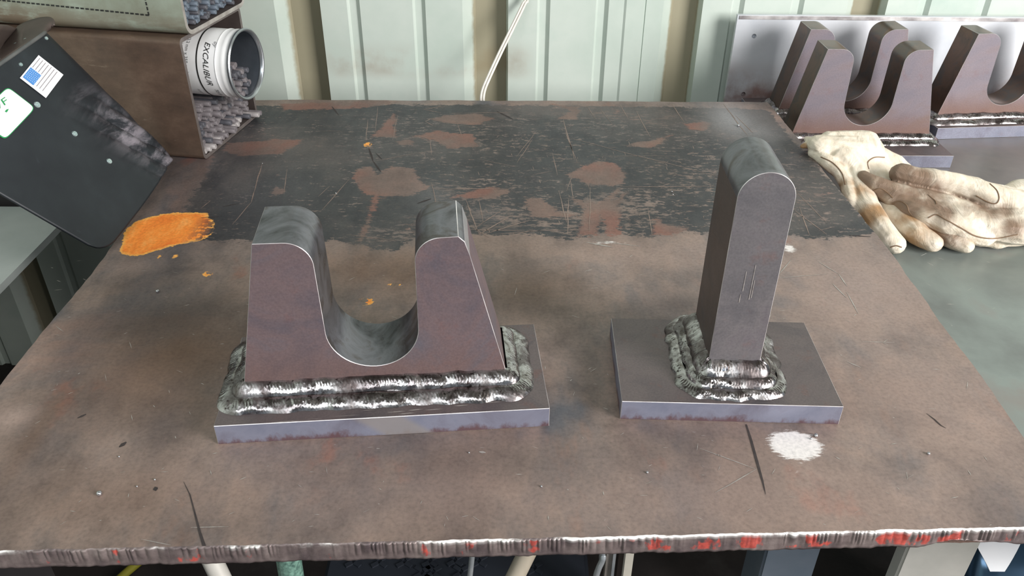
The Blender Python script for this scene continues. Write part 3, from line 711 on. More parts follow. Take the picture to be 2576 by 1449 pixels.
# front sheet with round holes
bm = bmesh.new()
hs = [(h1[0], h1[2], .0052), (h2[0], h2[2], .0052)]
outer = [bm.verts.new((x, 1.822, z)) for x, z in ((xa, BZ), (xb_, BZ), (xb_, zt), (xa, zt))]
oe = [bm.edges.new((outer[i], outer[(i+1) % 4])) for i in range(4)]
he = []; rings = []
for (x, z, r_) in hs:
    vs = [bm.verts.new((x+r_*math.cos(t*math.pi/10), 1.822, z+r_*math.sin(t*math.pi/10))) for t in range(20)]
    he += [bm.edges.new((vs[i], vs[(i+1) % 20])) for i in range(20)]; rings.append(vs)
bmesh.ops.triangle_fill(bm, use_beauty=True, edges=oe+he, normal=(0, -1, 0))
for f in list(bm.faces):   # keep holes open
    c = f.calc_center_median()
    for (x, z, r_) in hs:
        if (c.x-x)**2+(c.z-z)**2 < (r_*.9)**2: bm.faces.remove(f); break
for loop in [outer]+rings:
    bk = [bm.verts.new((v.co.x, 1.834, v.co.z)) for v in loop]; n = len(loop)
    for i in range(n): bm.faces.new((loop[i], loop[(i+1) % n], bk[(i+1) % n], bk[i]))
bm.faces.new([bm.verts.new((x, 1.834, z)) for x, z in ((xa, BZ), (xa, zt), (xb_, zt), (xb_, BZ))])
rel(bm_obj('plate_sheet', bm, mat_up()), up)
bm = bmesh.new(); box_bm(bm, xa+.004, xb_, 1.8205, 1.8218, zt-.0085, zt-.001)
rel(bm_obj('ground_top_strip', bm, M_edge), up)

# ------------------------------------------------------------------ LEFT: ledge, tubes with rods, can
M_lb = simple('ledge_steel', srgb(168, 176, 172), srgb(190, 196, 192), .55, .1, 8, .1)
M_dark = simple('black_steel', srgb(26, 24, 26), srgb(40, 36, 36), .7, 0, 10, .1)
lbench = empty('left_ledge_table', (-1.1, .9, 0), 'grey steel ledge table at left, lower than the rusty table', 'table')
bm = bmesh.new(); box_bm(bm, -1.55, -.80, .10, .92, 0, BZ-.0125); rel(bm_obj('light_blocker', bm, M_dark), lbench)  # unseen box added to keep light off the wall below the ledge
bm = bmesh.new(); box_bm(bm, -1.6, -.775, .2, 1.285, BZ-.012, BZ); rel(bm_obj('ledge_top', bm, M_lb), lbench)
for x, y in ((-1.57, 1.2),): leg('leg', lbench, x, y, .03, .03, 0, BZ-.012, M_legb)
M_dark = simple('black_steel', srgb(26, 24, 26), srgb(40, 36, 36), .7, 0, 10, .1)
stand = empty('tube_stand', (-1.1, 1.5, 0), 'added dark steel stand filling the dark gap and carrying the left ends of the rod tubes', 'stand')  # added stand; its black fills the dark gap under the tubes
bm = bmesh.new(); box_bm(bm, -1.62, -.665, 1.30, 1.60, .80, .897); rel(bm_obj('shelf', bm, M_dark), stand)
for x in (-1.58, -1.50): leg('leg', stand, x, 1.45, .02, .1, 0, .80, M_dark)

RZ = math.radians(-9.3)
def rrect(y0, y1, z0, z1, r, n=6):
    P = []
    for cy, cz, a0 in ((y1-r, z1-r, 0), (y0+r, z1-r, 90), (y0+r, z0+r, 180), (y1-r, z0+r, 270)):
        for i in range(n+1):
            a = math.radians(a0+90*i/n); P.append((cy+r*math.cos(a), cz+r*math.sin(a)))
    return P
def rtube(name, parent, L, wdt, hgt, r, th, mats):
    O = rrect(0, wdt, 0, hgt, r); I = rrect(th, wdt-th, th, hgt-th, max(r-th, .002)); n = len(O)
    V = []; F = []; MI = []
    for x in (-L, 0):
        V += [(x, a, b) for a, b in O] + [(x, a, b) for a, b in I]
    for i in range(n):
        j = (i+1) % n
        F.append((i, j, 2*n+j, 2*n+i)); MI.append(0)
        F.append((n+j, n+i, 3*n+i, 3*n+j)); MI.append(2)
        F.append((2*n+i, 2*n+j, 3*n+j, 3*n+i)); MI.append(1)
        F.append((j, i, n+i, n+j)); MI.append(1)
    o = from_py(name, V, F, mats, parent)
    o.data.polygons.foreach_set('material_index', MI); 
    bm = bmesh.new(); bm.from_mesh(o.data); bmesh.ops.recalc_face_normals(bm, faces=bm.faces[:]); bm.to_mesh(o.data); bm.free()
    return sharp(o, 50)
def mat_boxside():
    m = Mt('brown_tube_steel'); n = m.noise(9, 8, .7, (1, 1, 1.6)); n2 = m.noise(60, 6, .7, (.25, 1, 1))
    col = m.ramp(n, [(.3, srgb(74, 62, 54)), (.5, srgb(98, 80, 68)), (.68, srgb(118, 98, 84))])
    col = m.mix(m.math('MULTIPLY', m.rampf(n2, .6, .72), .45), col, srgb(150, 134, 118))
    m.bump(n2, .2, .001); return m.done(col, .42, .35)
M_box = mat_boxside()
M_rim = simple('tube_rim_steel', srgb(92, 84, 82), srgb(120, 112, 108), .5, .4, 40, .2)
M_in = simple('tube_inside', srgb(52, 44, 42), srgb(70, 60, 56), .7, .1, 20, .1)
o1 = T(515, 405)
tb1 = empty('square_tube', (o1[0], o1[1], TZ+.0008), 'brown rusty square steel tube used as a rod bin, lower of two', 'steel tube', rz=RZ)
rtube('tube_wall', tb1, .95, .2225, .2135, .010, .007, [M_box, M_rim, M_in])
def mat_tube2():
    m = Mt('pale_green_tube'); n = m.noise(7, 7, .65); n2 = m.noise(40, 5, .7, (.3, 1, 1))
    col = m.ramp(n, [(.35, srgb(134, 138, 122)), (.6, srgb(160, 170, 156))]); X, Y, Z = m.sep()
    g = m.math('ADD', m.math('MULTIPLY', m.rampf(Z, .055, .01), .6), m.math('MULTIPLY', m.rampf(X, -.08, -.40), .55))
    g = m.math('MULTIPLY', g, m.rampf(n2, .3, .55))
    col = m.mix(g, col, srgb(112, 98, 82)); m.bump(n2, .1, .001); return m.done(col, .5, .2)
c2 = pz(470, 92, TZ+.2155)
tb2 = empty('square_tube', (c2[0]+.002, c2[1]-.001, TZ+.2150), 'pale green square steel tube with dashed black print, upper of two', 'steel tube', rz=RZ)
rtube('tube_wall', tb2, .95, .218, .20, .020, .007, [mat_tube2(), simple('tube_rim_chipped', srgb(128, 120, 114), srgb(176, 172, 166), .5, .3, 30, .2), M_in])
# dashed print on the upper tube's side
M_ink = simple('black_ink', srgb(28, 28, 26), srgb(36, 36, 34), .6, 0, 50, 0)
V = []; F = []
def q_face(x0, x1, z0, z1, y=-.0006):
    b = len(V); V.extend([(x0, y, z0), (x1, y, z0), (x1, y, z1), (x0, y, z1)]); F.append((b, b+1, b+2, b+3))
def tube2_local(x, y):
    d = ray(x, y); n_ = np.array([math.sin(-RZ)*-1*-1, 0, 0]); ax = np.array([math.cos(RZ), math.sin(RZ), 0]); ay = np.array([-math.sin(RZ), math.cos(RZ), 0])
    o = np.array(tb2.location); t = ((o-CAM) @ ay)/(d @ ay); P = CAM + d*t - o; return P @ ax, P[2]
pa = tube2_local(375, 38); pb = tube2_local(120, 12); pd = tube2_local(366, 2)
x = pa[0]
while x > -.90:
    zz = pa[1] + (x-pa[0])*(pb[1]-pa[1])/(pb[0]-pa[0]); q_face(x-.0062, x, zz-.0013, zz+.0013); x -= .0088 if x > -.48 else .0076
z = pa[1]
while z < .19: q_face(pa[0]-.0012, pa[0]+.0012, z, z+.0055); z += .0078
d_ = from_py('dashed_print', V, F, M_ink, tb2); d_['kind'] = 'stuff'

def rod_mesh(name, r, L, mat, n=10, bev=.0006):
    bm = bmesh.new(); bmesh.ops.create_cone(bm, cap_ends=True, segments=n, radius1=r, radius2=r, depth=L, matrix=Matrix.Translation((-L/2, 0, 0)) @ Matrix.Rotation(math.pi/2, 4, 'Y'))
    bmesh.ops.bevel(bm, geom=[e for e in bm.edges if abs(e.verts[0].co.x-e.verts[1].co.x) < 1e-6], offset=bev, segments=1, affect='EDGES')
    me = bpy.data.meshes.new(name); bm.to_mesh(me); bm.free(); me.materials.append(mat)
    me.polygons.foreach_set('use_smooth', [len(p.vertices) == 4 for p in me.polygons]); return me
M_rodblue = simple('blue_grey_flux', srgb(72, 82, 92), srgb(112, 122, 134), .5, .15, 60, .2)
M_rodgrey = simple('grey_flux', srgb(94, 88, 90), srgb(128, 122, 124), .55, .15, 60, .2)
M_rodlight = simple('light_flux', srgb(132, 126, 126), srgb(180, 174, 172), .5, .15, 60, .2)
M_roddark = simple('dark_flux', srgb(62, 62, 68), srgb(96, 96, 102), .5, .2, 60, .2)
def stack(base, y0, y1, z0, z1, r, xf, meshes, name, label, cat, group, top=None):
    i = 0; z = z0+r; row = 0
    while z+r < z1:
        y = y0+r+(r if row % 2 else 0)
        while y+r < y1:
            if top is None or z+r < top(y):
                me = meshes(row, y); o = bpy.data.objects.new(name, me); COL.objects.link(o)
                o.matrix_world = base @ Matrix.Translation((xf(row, y), y+random.uniform(-.0003, .0003), z)) @ Matrix.Rotation(random.uniform(-.012, .012), 4, 'Z')
                props(o, label, cat, group); i += 1
            y += 2*r+.0003
        z += 2*r*.875; row += 1
    return i
B1 = Matrix.Translation(tb1.location) @ Matrix.Rotation(RZ, 4, 'Z'); B2 = Matrix.Translation(tb2.location) @ Matrix.Rotation(RZ, 4, 'Z')
mb = [rod_mesh('welding_rod', .0040, l, m_) for l, m_ in ((.10, M_rodblue), (.10, M_rodblue), (.10, M_roddark))]
stack(B2, .0075, .2100, .0075, .088, .0041, lambda r_, y: random.uniform(-.022, .001) - .004*abs(math.sin(y*60)), lambda r_, y: random.choice(mb),
      'welding_rod', 'blue-grey welding rod packed in the upper pale green tube', 'rod', 'blue-grey rods in the upper tube')
mg = [rod_mesh('rod_stub', .0051, .09, m_, 8) for m_ in (M_rodgrey, M_rodgrey, M_roddark, M_rodlight)]
stack(B1, .0075, .2145, .0075, .079, .0052, lambda r_, y: (random.uniform(-.012, .010) + (.014 if y > .18 else 0)) if r_ == 0 else random.uniform(-.026, .001)-.0022*r_,
      lambda r_, y: mg[3] if (r_ == 0 and random.random() < .5) else random.choice(mg[:3]+mg[:2]),
      'rod_stub', 'short grey rod stub packed in the lower brown tube', 'rod stub', 'grey rod stubs in the lower tube',
      top=lambda y: .046+.034*min(1, y/.075))

# can of rods lying on the stubs
cr = .0605; cw = py(622, 163, 1.432)
can = empty('rod_can', (cw[0], cw[1], TZ+.0008+.0800+cr), 'white tin can of welding rods lying open end out on the rod stubs', 'can', rz=RZ+math.radians(-3))
def lathe(name, parent, prof_, mat, n=64, cap0=False):
    V = []; F = []
    for x, r in prof_:
        for k in range(n): a = 2*math.pi*k/n; V.append((x, -r*math.cos(a), r*math.sin(a)))
    for i in range(len(prof_)-1):
        for k in range(n): k2 = (k+1) % n; F.append((i*n+k, i*n+k2, (i+1)*n+k2, (i+1)*n+k))
    if cap0: F.append(tuple(range(n)))
    o = from_py(name, V, F, mat, parent); bm = bmesh.new(); bm.from_mesh(o.data); bmesh.ops.recalc_face_normals(bm, faces=bm.faces[:]); bm.to_mesh(o.data); bm.free()
    return sharp(o, 40)
M_can = simple('white_can_paper', srgb(226, 226, 224), srgb(240, 240, 240), .45, 0, 20, .05)
M_tin = simple('tin_plate', srgb(150, 156, 160), srgb(190, 194, 196), .28, .85, 20, 0)
M_tinin = simple('tin_inside', srgb(96, 104, 112), srgb(120, 126, 134), .35, .7, 20, 0)
lathe('can_body', can, [(-.17, .0), (-.17, cr-.0015), (-.006, cr-.0015), (-.0055, cr-.002)], M_can)
lathe('can_lining', can, [(-.160, .0005), (-.160, cr-.0035), (-.001, cr-.0035)], M_tinin)
lathe('can_rim', can, [(-.006, cr-.002), (-.005, cr+.0008), (-.003, cr+.002), (-.0005, cr+.002), (.0012, cr), (.0008, cr-.002), (-.001, cr-.0036), (-.006, cr-.0042)], M_tin)
lathe('paper_ridge', can, [(-.030, cr-.0016), (-.028, cr-.0004), (-.026, cr-.0012), (-.018, cr-.0012), (-.015, cr-.0002), (-.012, cr-.0012), (-.008, cr-.0014)], M_can)
lathe('black_band', can, [(-.0640, cr-.0014), (-.0640, cr-.0009), (-.0618, cr-.0009), (-.0618, cr-.0014)], M_ink)
def text_verts(body, size, shear=0.0, sx=1.0):
    cu = bpy.data.curves.new('t', 'FONT'); cu.body = body; cu.size = size; cu.shear = shear; cu.resolution_u = 3; cu.align_x = 'CENTER'
    o = bpy.data.objects.new('t', cu); COL.objects.link(o)
    dg = bpy.context.evaluated_depsgraph_get(); me = bpy.data.meshes.new_from_object(o.evaluated_get(dg))
    v = [(p.co.x*sx, p.co.y) for p in me.vertices]; f = [tuple(p.vertices) for p in me.polygons]
    bpy.data.objects.remove(o); bpy.data.curves.remove(cu); bpy.data.meshes.remove(me); return v, f
def can_text(name, body, size, th0, x0, mat, shear=0, sx=1.0):
    v, f = text_verts(body, size, shear, sx); V = []
    for tx, ty in v:
        a = th0 - tx/cr; rr = cr-.0007; V.append((x0+ty, -rr*math.cos(a), rr*math.sin(a)))
    o = from_py(name, V, [t[::-1] for t in f], mat, can); o['kind'] = 'stuff'; return o
M_inkg = simple('grey_ink', srgb(110, 112, 114), srgb(130, 130, 130), .6, 0, 50, 0)
can_text('brand_lettering', 'EXCALIBUR', .0150, math.radians(15), -.0500, M_ink, .35, 1.02)
can_text('number_lettering', '7018', .0100, math.radians(-42), -.0430, M_ink)
can_text('size_lettering', '(3.2 mm x 350 mm)', .0085, math.radians(28), -.0850, M_inkg, 0, .95)
can_text('small_lettering', '(1/8")', .0075, math.radians(42), -.0960, M_inkg)
can_text('scribble', 'oy', .0110, math.radians(50), -.0340, M_inkg, .5)
can_text('lower_lettering', 'AWS E7018', .0070, math.radians(-52), -.0780, M_inkg)
Bc = Matrix.Translation(can.location) @ Matrix.Rotation(can.rotation_euler[2], 4, 'Z')
mr = rod_mesh('can_rod', .0050, .11, M_roddark, 10)
mr2 = rod_mesh('can_rod_l', .0050, .11, M_rodgrey, 10)
kk = 0
for row in range(6):
    z = -.0515 + row*.0094; hw = math.sqrt(max(0, (cr-.0045)**2 - z*z)) - .0055
    if hw < 0: continue
    nn = int(hw/.0052); 
    for i in range(-nn, nn+1):
        if (i + row) % 2: continue
        if row >= 4 and i > 2: continue
        o = bpy.data.objects.new('can_rod', random.choice([mr, mr, mr2])); COL.objects.link(o)
        o.matrix_world = Bc @ Matrix.Translation((random.uniform(-.026, -.008), i*.0052, z))
        props(o, 'dark welding rod lying inside the white can', 'rod', 'rods inside the can')

# ------------------------------------------------------------------ black welding hood
A_ = py(139, 64, 1.275); B_ = py(446, 378, 1.325); C_ = pz(262, 640, TZ+.006); D_ = C_ + (A_-B_) + np.array([-.045, -.02, -.02])
nrm_h = np.cross(D_-A_, B_-A_); nrm_h /= np.linalg.norm(nrm_h)
if nrm_h @ (CAM-A_) < 0: nrm_h = -nrm_h
G = 90
def hoodP(u, v):
    rc_ = .10
    vm = 1.0
    if u > 1-rc_: vm = 1-rc_*.9+rc_*.9*math.sqrt(max(0, 1-((u-(1-rc_))/rc_)**2))
    if u < .04: vm = 1-.04*(1-u/.04)**2
    v = v*vm
    p = A_*(1-u)*(1-v) + D_*u*(1-v) + B_*(1-u)*v + C_*u*v
    bul = .020*math.sin(math.pi*min(max(u, 0), 1))*(1-.35*v)
    roll = -.030*max(0, 1-u/.14)**2                # edge rolls back towards the tube
    fold = 0
    g = math.exp(-((u-.16-.16*(1-v))/.15)**2)*max(0, min(1, (v-.30)/.35))
    s = (u-.42*(1-v))*1.0
    fold = g*(.010*abs(math.sin(s*26+1.2))-.008) + g*.004*mnoise.noise(Vector((u*18, v*7, 1)))
    return p + nrm_h*(bul+roll+fold)
V = []; sc = []
for j in range(G+1):
    for i in range(G+1):
        u, v = i/G, j/G; V.append(hoodP(u, v))
        g = math.exp(-((u-.17-.16*(1-v))/.13)**2)*max(0, min(1, (v-.28)/.35))
        sc.append(g)
F = [(j*(G+1)+i, j*(G+1)+i+1, (j+1)*(G+1)+i+1, (j+1)*(G+1)+i) for j in range(G) for i in range(G)]
def mat_hood():
    m = Mt('black_fibre_shell'); n = m.noise(26, 7, .7, (1, 1, 1), dist=.6); n2 = m.noise(9, 5, .6)
    st = m.noise(30, 7, .75, (1.0, .25, 1.0), (0, .8, 0), dist=.5)
    col = m.ramp(n2, [(.3, srgb(22, 24, 30)), (.6, srgb(34, 38, 42)), (.8, srgb(42, 48, 52))])
    col = m.mix(m.math('MULTIPLY', m.rampf(n, .62, .74), .35), col, srgb(70, 78, 84))
    s = m.math('MULTIPLY', m.attr('scuff'), m.rampf(st, .40, .70))
    col = m.mix(m.math('MINIMUM', m.math('MULTIPLY', s, 1.1), .8), col, srgb(134, 128, 134))
    m.bump(n, .12, .001); return m.done(col, m.math('MULTIPLY_ADD', n, .25, .34), 0, .35)
hood = empty('welding_hood', tuple((A_+C_)/2), 'black welding hood with flag sticker leaning against the brown square tube', 'welding hood')
hs_ = from_py('shell', V, F, mat_hood(), None, True)
a = hs_.data.attributes.new('scuff', 'FLOAT', 'POINT'); a.data.foreach_set('value', np.array(sc, np.float32))
bvh = BVHTree.FromPolygons([Vector(v) for v in V], F)
rel(hs_, hood)
sm = hs_.modifiers.new('thick', 'SOLIDIFY'); sm.thickness = .003; sm.offset = 0
def hit(x, y, off=.0022):
    loc, nn, ii, dd = bvh.ray_cast(Vector(CAM), Vector(ray(x, y)).normalized())
    if loc is None:   # continue the shell's own plane past its rim
        d = ray(x, y); t = ((A_-CAM) @ nrm_h)/(d @ nrm_h); return CAM+d*t+nrm_h*off
    nn = np.array(nn); nn = nn if nn @ (CAM-np.array(loc)) > 0 else -nn
    return np.array(loc)+nn*off
def decal(name, cs, mat, off, n=8, rnd=0.0, holder=None):
    V = []; F = []
    for j in range(n+1):
        for i in range(n+1):
            u, v = i/n, j/n
            if rnd:   # round the corners: pull the rim of the grid onto a rounded square
                a_, b_ = 2*u-1, 2*v-1; m_ = max(abs(a_), abs(b_))
                if m_ > 1e-6:
                    ang = math.atan2(b_, a_); p_ = rnd
                    k_ = (abs(math.cos(ang))**p_+abs(math.sin(ang))**p_)**(-1/p_)
                    k2 = 1/max(abs(math.cos(ang)), abs(math.sin(ang)))
                    f_ = 1+(k_/k2-1)*m_; a_ *= f_; b_ *= f_
                u, v = (a_+1)/2, (b_+1)/2
            x = cs[0][0]*(1-u)*(1-v)+cs[1][0]*u*(1-v)+cs[2][0]*u*v+cs[3][0]*(1-u)*v
            y = cs[0][1]*(1-u)*(1-v)+cs[1][1]*u*(1-v)+cs[2][1]*u*v+cs[3][1]*(1-u)*v
            V.append(hit(x, y, off))
    for j in range(n):
        for i in range(n):
            F.append((j*(n+1)+i, j*(n+1)+i+1, (j+1)*(n+1)+i+1, (j+1)*(n+1)+i))
    o = from_py(name, V, F, mat, None, True); rel(o, holder or hood); return o
def lerp2(cs, u, v):
    return tuple(cs[0][k]*(1-u)*(1-v)+cs[1][k]*u*(1-v)+cs[2][k]*u*v+cs[3][k]*(1-u)*v for k in (0, 1))
M_white = simple('white_vinyl', srgb(232, 234, 238), srgb(240, 240, 242), .4, 0, 20, 0)
M_green = simple('green_ink', srgb(30, 130, 70), srgb(36, 140, 78), .5, 0, 20, 0)
M_blue = simple('blue_ink', srgb(70, 130, 196), srgb(80, 140, 204), .5, 0, 20, 0)
M_greyl = simple('grey_stripe_ink', srgb(136, 128, 130), srgb(146, 138, 140), .5, 0, 20, 0)
flag = [(93.5, 141), (156, 190.5), (112, 249), (46.5, 198.5)]   # top-left going round
fd = decal('flag_sticker', flag, M_white, .0030, 8); fd['label'] = 'white flag sticker with blue starred canton and grey stripes'
def sub(cs, u0, v0, u1, v1): return [lerp2(cs, u0, v0), lerp2(cs, u1, v0), lerp2(cs, u1, v1), lerp2(cs, u0, v1)]
decal('canton', sub(flag, .05, .50, .46, .93), M_blue, .0040, 8)
for k in range(7):
    u = .085+k*.115
    v1 = .48 if u < .47 else .90
    decal('stripe', sub(flag, u, .07, u+.016, v1), M_greyl, .0044, 10)
V = []; F = []
for r_ in range(7):
    for c_ in range(6):
        u = .085+c_*.064+(.0 if r_ % 2 else .018); v = .535+r_*.057
        if u > .44: continue
        b = len(V); q = [lerp2(flag, u+du, v+dv) for du, dv in ((-.013, 0), (0, -.012), (.013, 0), (0, .012))]
        V += [hit(x, y, .0050) for x, y in q]; F.append((b, b+1, b+2, b+3))
st_ = from_py('stars', V, F, M_white); rel(st_, hood); st_['kind'] = 'stuff'
wst = [(-58, 296), (16, 222), (84, 274), (10, 352)]
decal('green_border', [(-61, 297), (16, 219), (87, 274), (10, 355)], M_green, .0026, 16, 9)
wd = decal('white_sticker', wst, M_white, .0032, 16, 9); wd['label'] = 'white sticker with green lettering'
v_, f_ = text_verts('WF', .30, 0)
V = [hit(*lerp2([(-38, 276), (10, 243), (21, 259), (-27, 292)], .5+tx*2.0, 1-ty*4.4), .0040) for tx, ty in v_]
o = from_py('sticker_lettering', V, f_, M_green); rel(o, hood)
V = [hit(x, y, .0040) for x, y in ((8, 283), (13, 278), (18, 277), (15, 283), (12, 286))]; rel(from_py('sticker_mark', V, [(0, 1, 2, 3, 4)], M_green), hood)
M_screw = simple('pale_screw', srgb(150, 172, 172), srgb(186, 200, 198), .35, .6, 60, 0)
for (x, y, r_) in ((92, 265, .0050), (186, 338, .0046), (273, 407, .0046), (114, 98, .003), (50, 164, .003)):
    p = hit(x, y, .0018); zq = Vector(nrm_h).to_track_quat('Z', 'Y').to_matrix().to_4x4()
    bm = bmesh.new(); bmesh.ops.create_cone(bm, cap_ends=True, segments=20, radius1=r_*1.05, radius2=r_*.8, depth=.0028, matrix=Matrix.Translation(p) @ zq)
    bmesh.ops.create_cone(bm, cap_ends=True, segments=6, radius1=r_*.4, radius2=r_*.4, depth=.0036, matrix=Matrix.Translation(p+nrm_h*.0004) @ zq)
    rel(bm_obj('screw', bm, M_screw), hood)
# rim bead and the brown inner piece above it
rimp = [hoodP(u, 0) for u in np.linspace(0, 1, 40)]
rel(tube('rim_edging', rimp, .0030, simple('grey_edging', srgb(84, 86, 86), srgb(104, 104, 102), .5, .2, 30, 0), None, 8), hood)
back = [(139, 64), (137, 52), (126, 46), (104, 47), (84, 52), (62, 60), (42, 70), (28, 66), (12, 62), (-20, 62), (-80, 70), (-160, 110), (-215, 180), (-235, 300)]
bk = []
for k, (x, y) in enumerate(back):
    t = k/(len(back)-1); bk.append(py(x, y, 1.276 + .045*math.sin(math.pi*min(1, t*1.3)) - .30*max(0, t-.45)/.55))
bks = np.array(spline(bk, 4)); rm_ = np.array([hoodP(u, 0) for u in np.linspace(0, 1, len(bks))])
V = []; F = []; n = len(bks); R2 = 12
for j in range(R2+1):
    t = j/R2
    for i in range(n):
        dip = -.018*math.sin(math.pi*t)*math.sin(math.pi*i/(n-1)) + .006*math.sin(i*.9)*math.sin(math.pi*t)*0
        cre = .010*math.exp(-((i/n-.32-.05*t)/.035)**2)*math.sin(math.pi*t)
        V.append(rm_[i]*(1-t)+bks[i]*t + nrm_h*(dip+cre))
for j in range(R2):
    for i in range(n-1): a = j*n+i; F.append((a, a+1, a+n+1, a+n))
ln = from_py('brown_liner', V, F, simple('brown_liner_board', srgb(74, 64, 60), srgb(96, 84, 78), .5, .1, 12, .1), None, True); rel(ln, hood)
ln['label'] = 'brown crown piece above the rim'
sm = ln.modifiers.new('thick', 'SOLIDIFY'); sm.thickness = .0025
for (x, y) in ((42, 111), (66, 100), (3, 151)):
    d = ray(x, y); lb = BVHTree.FromPolygons([Vector(v) for v in V], F); loc = lb.ray_cast(Vector(CAM), Vector(d).normalized())[0]
    if loc is not None:
        bm = bmesh.new(); bmesh.ops.create_icosphere(bm, subdivisions=2, radius=.0035, matrix=Matrix.Translation(Vector(loc)-Vector(d).normalized()*.002) @ Matrix.Diagonal((1.3, 1, .7, 1)))
        rel(bm_obj('rivet', bm, M_screw, None, True), hood)

# ------------------------------------------------------------------ twin white cable at the wall
cps = [py(1214, 262, 1.70), py(1213, 246, 1.70), py(1217, 225, 1.715), py(1228, 198, 1.735), py(1258, 133, 1.78), py(1290, 68, 1.82), py(1318, 10, 1.845), py(1324, -5, 1.850), py(1326, -120, 1.852), py(1330, -500, 1.852)]
cab = empty('white_cable', tuple(cps[0]), 'thin white twin cable rising behind the table to the wall', 'cable')
M_cab = simple('ivory_cable', srgb(206, 200, 190), srgb(226, 222, 214), .45, 0, 40, 0)
for s in (-1, 1):
    pts = [p+np.array([.0030*s, 0, 0]) for p in spline(cps, 6)]
    first = [pts[0]+np.array([0, 0, -.25])]
    rel(tube('strand', first+pts, .0028, M_cab, None, 8), cab)

# ------------------------------------------------------------------ gloves
def glove(name, chains, label, stains, scorch, seams, folds=0.0011, voxel=.0016):
    bm = bmesh.new()
    for ch in chains:
        pts = [(pz(x, y, BZ+h), r, fl) for (x, y, h, r, fl) in ch]
        for (p, r, f1_), (q, s, f2_) in zip(pts[:-1], pts[1:]):
            b2 = bmesh.new()
            bmesh.ops.create_icosphere(b2, subdivisions=2, radius=1, matrix=Matrix.Translation(p) @ Matrix.Diagonal((r, r, r*f1_, 1)))
            bmesh.ops.create_icosphere(b2, subdivisions=2, radius=1, matrix=Matrix.Translation(q) @ Matrix.Diagonal((s, s, s*f2_, 1)))
            hl = bmesh.ops.convex_hull(b2, input=b2.verts[:])
            bmesh.ops.delete(b2, geom=[v for v in b2.verts if not v.link_faces], context='VERTS')
            dead = [g for g in hl['geom_interior'] if isinstance(g, bmesh.types.BMVert) and g.is_valid]
            bmesh.ops.delete(b2, geom=dead, context='VERTS')
            tmp = bpy.data.meshes.new('t'); b2.to_mesh(tmp); b2.free(); bm.from_mesh(tmp); bpy.data.meshes.remove(tmp)
    me = bpy.data.meshes.new(name); bm.to_mesh(me); bm.free()
    o = bpy.data.objects.new(name, me); COL.objects.link(o)
    rm = o.modifiers.new('r', 'REMESH'); rm.mode = 'VOXEL'; rm.voxel_size = voxel
    s_ = o.modifiers.new('s', 'SMOOTH'); s_.iterations = 3; s_.factor = .5
    dg = bpy.context.evaluated_depsgraph_get(); me2 = bpy.data.meshes.new_from_object(o.evaluated_get(dg))
    bpy.data.objects.remove(o)
    N = len(me2.vertices); cv = np.zeros(N*3); me2.vertices.foreach_get('co', cv); cv = cv.reshape(-1, 3)
    nv = np.zeros(N*3); me2.vertices.foreach_get('normal', nv); nv = nv.reshape(-1, 3)
    dsp = np.array([mnoise.noise(Vector((p[0]*38+p[1]*20, p[1]*30-p[0]*34, p[2]*20)))+.5*mnoise.noise(Vector((p[0]*95, p[1]*60, p[2]*60))) for p in cv])
    ridg = np.array([1-abs(mnoise.noise(Vector((p[0]*26+p[1]*30, p[1]*14-p[0]*14, p[2]*16+5))))*2.2 for p in cv])
    cv = cv + nv*(folds*dsp + folds*.9*np.clip(ridg, -.5, 1)-folds*.5)[:, None]
    cv[:, 2] = np.where((cv[:, 0] < .553) & (cv[:, 2] < TZ+.001) , np.maximum(cv[:, 2], np.where(cv[:, 0] < .545, TZ+.0005, BZ+.0004)), cv[:, 2])
    cv[:, 2] = np.maximum(cv[:, 2], BZ+.0004)
    me2.vertices.foreach_set('co', cv.ravel()); me2.update()
    # stains, and shade of palm and crevices, put into the leather's colour
    rr, uu, ff = _R, _U, _f
    d = cv-CAM; xx = 1288+FPX*(d@rr)/(d@ff); yy = 724.5-FPX*(d@uu)/(d@ff)
    for nm, lst in (('grime_shade', stains), ('scorch', scorch)):
        val = np.zeros(N)
        for (x, y, h, r, am) in lst:
            c = pz(x, y, BZ+h); val = np.maximum(val, am*np.exp(-((cv-c)**2).sum(1)/(r*r)))
        at_ = me2.attributes.new(nm, 'FLOAT', 'POINT'); at_.data.foreach_set('value', val.astype(np.float32))
    me2.polygons.foreach_set('use_smooth', [True]*len(me2.polygons)); me2.materials.clear(); me2.materials.append(M_leather)
    c = cv.mean(0); root = empty(name, (c[0], c[1], cv[:, 2].min()), label, 'glove', 'pair of leather gloves')
    ob = bpy.data.objects.new('glove_shell', me2); COL.objects.link(ob); rel(ob, root)
    bv = BVHTree.FromPolygons([Vector(v) for v in cv], [tuple(p.vertices) for p in me2.polygons])
    for sp in seams:
        pts = []
        for q in spline([(x, y, 0) for x, y in sp], 6):
            loc, nn, _, _ = bv.ray_cast(Vector(CAM), Vector(ray(q[0], q[1])).normalized())
            if loc is not None and (not pts or np.linalg.norm(np.array(loc)-pts[-1]) < .025): pts.append(np.array(loc)+np.array(nn)*.0001)
        if len(pts) > 3: rel(tube('seam', pts, .0011, M_seam, None, 6), root)
    return root
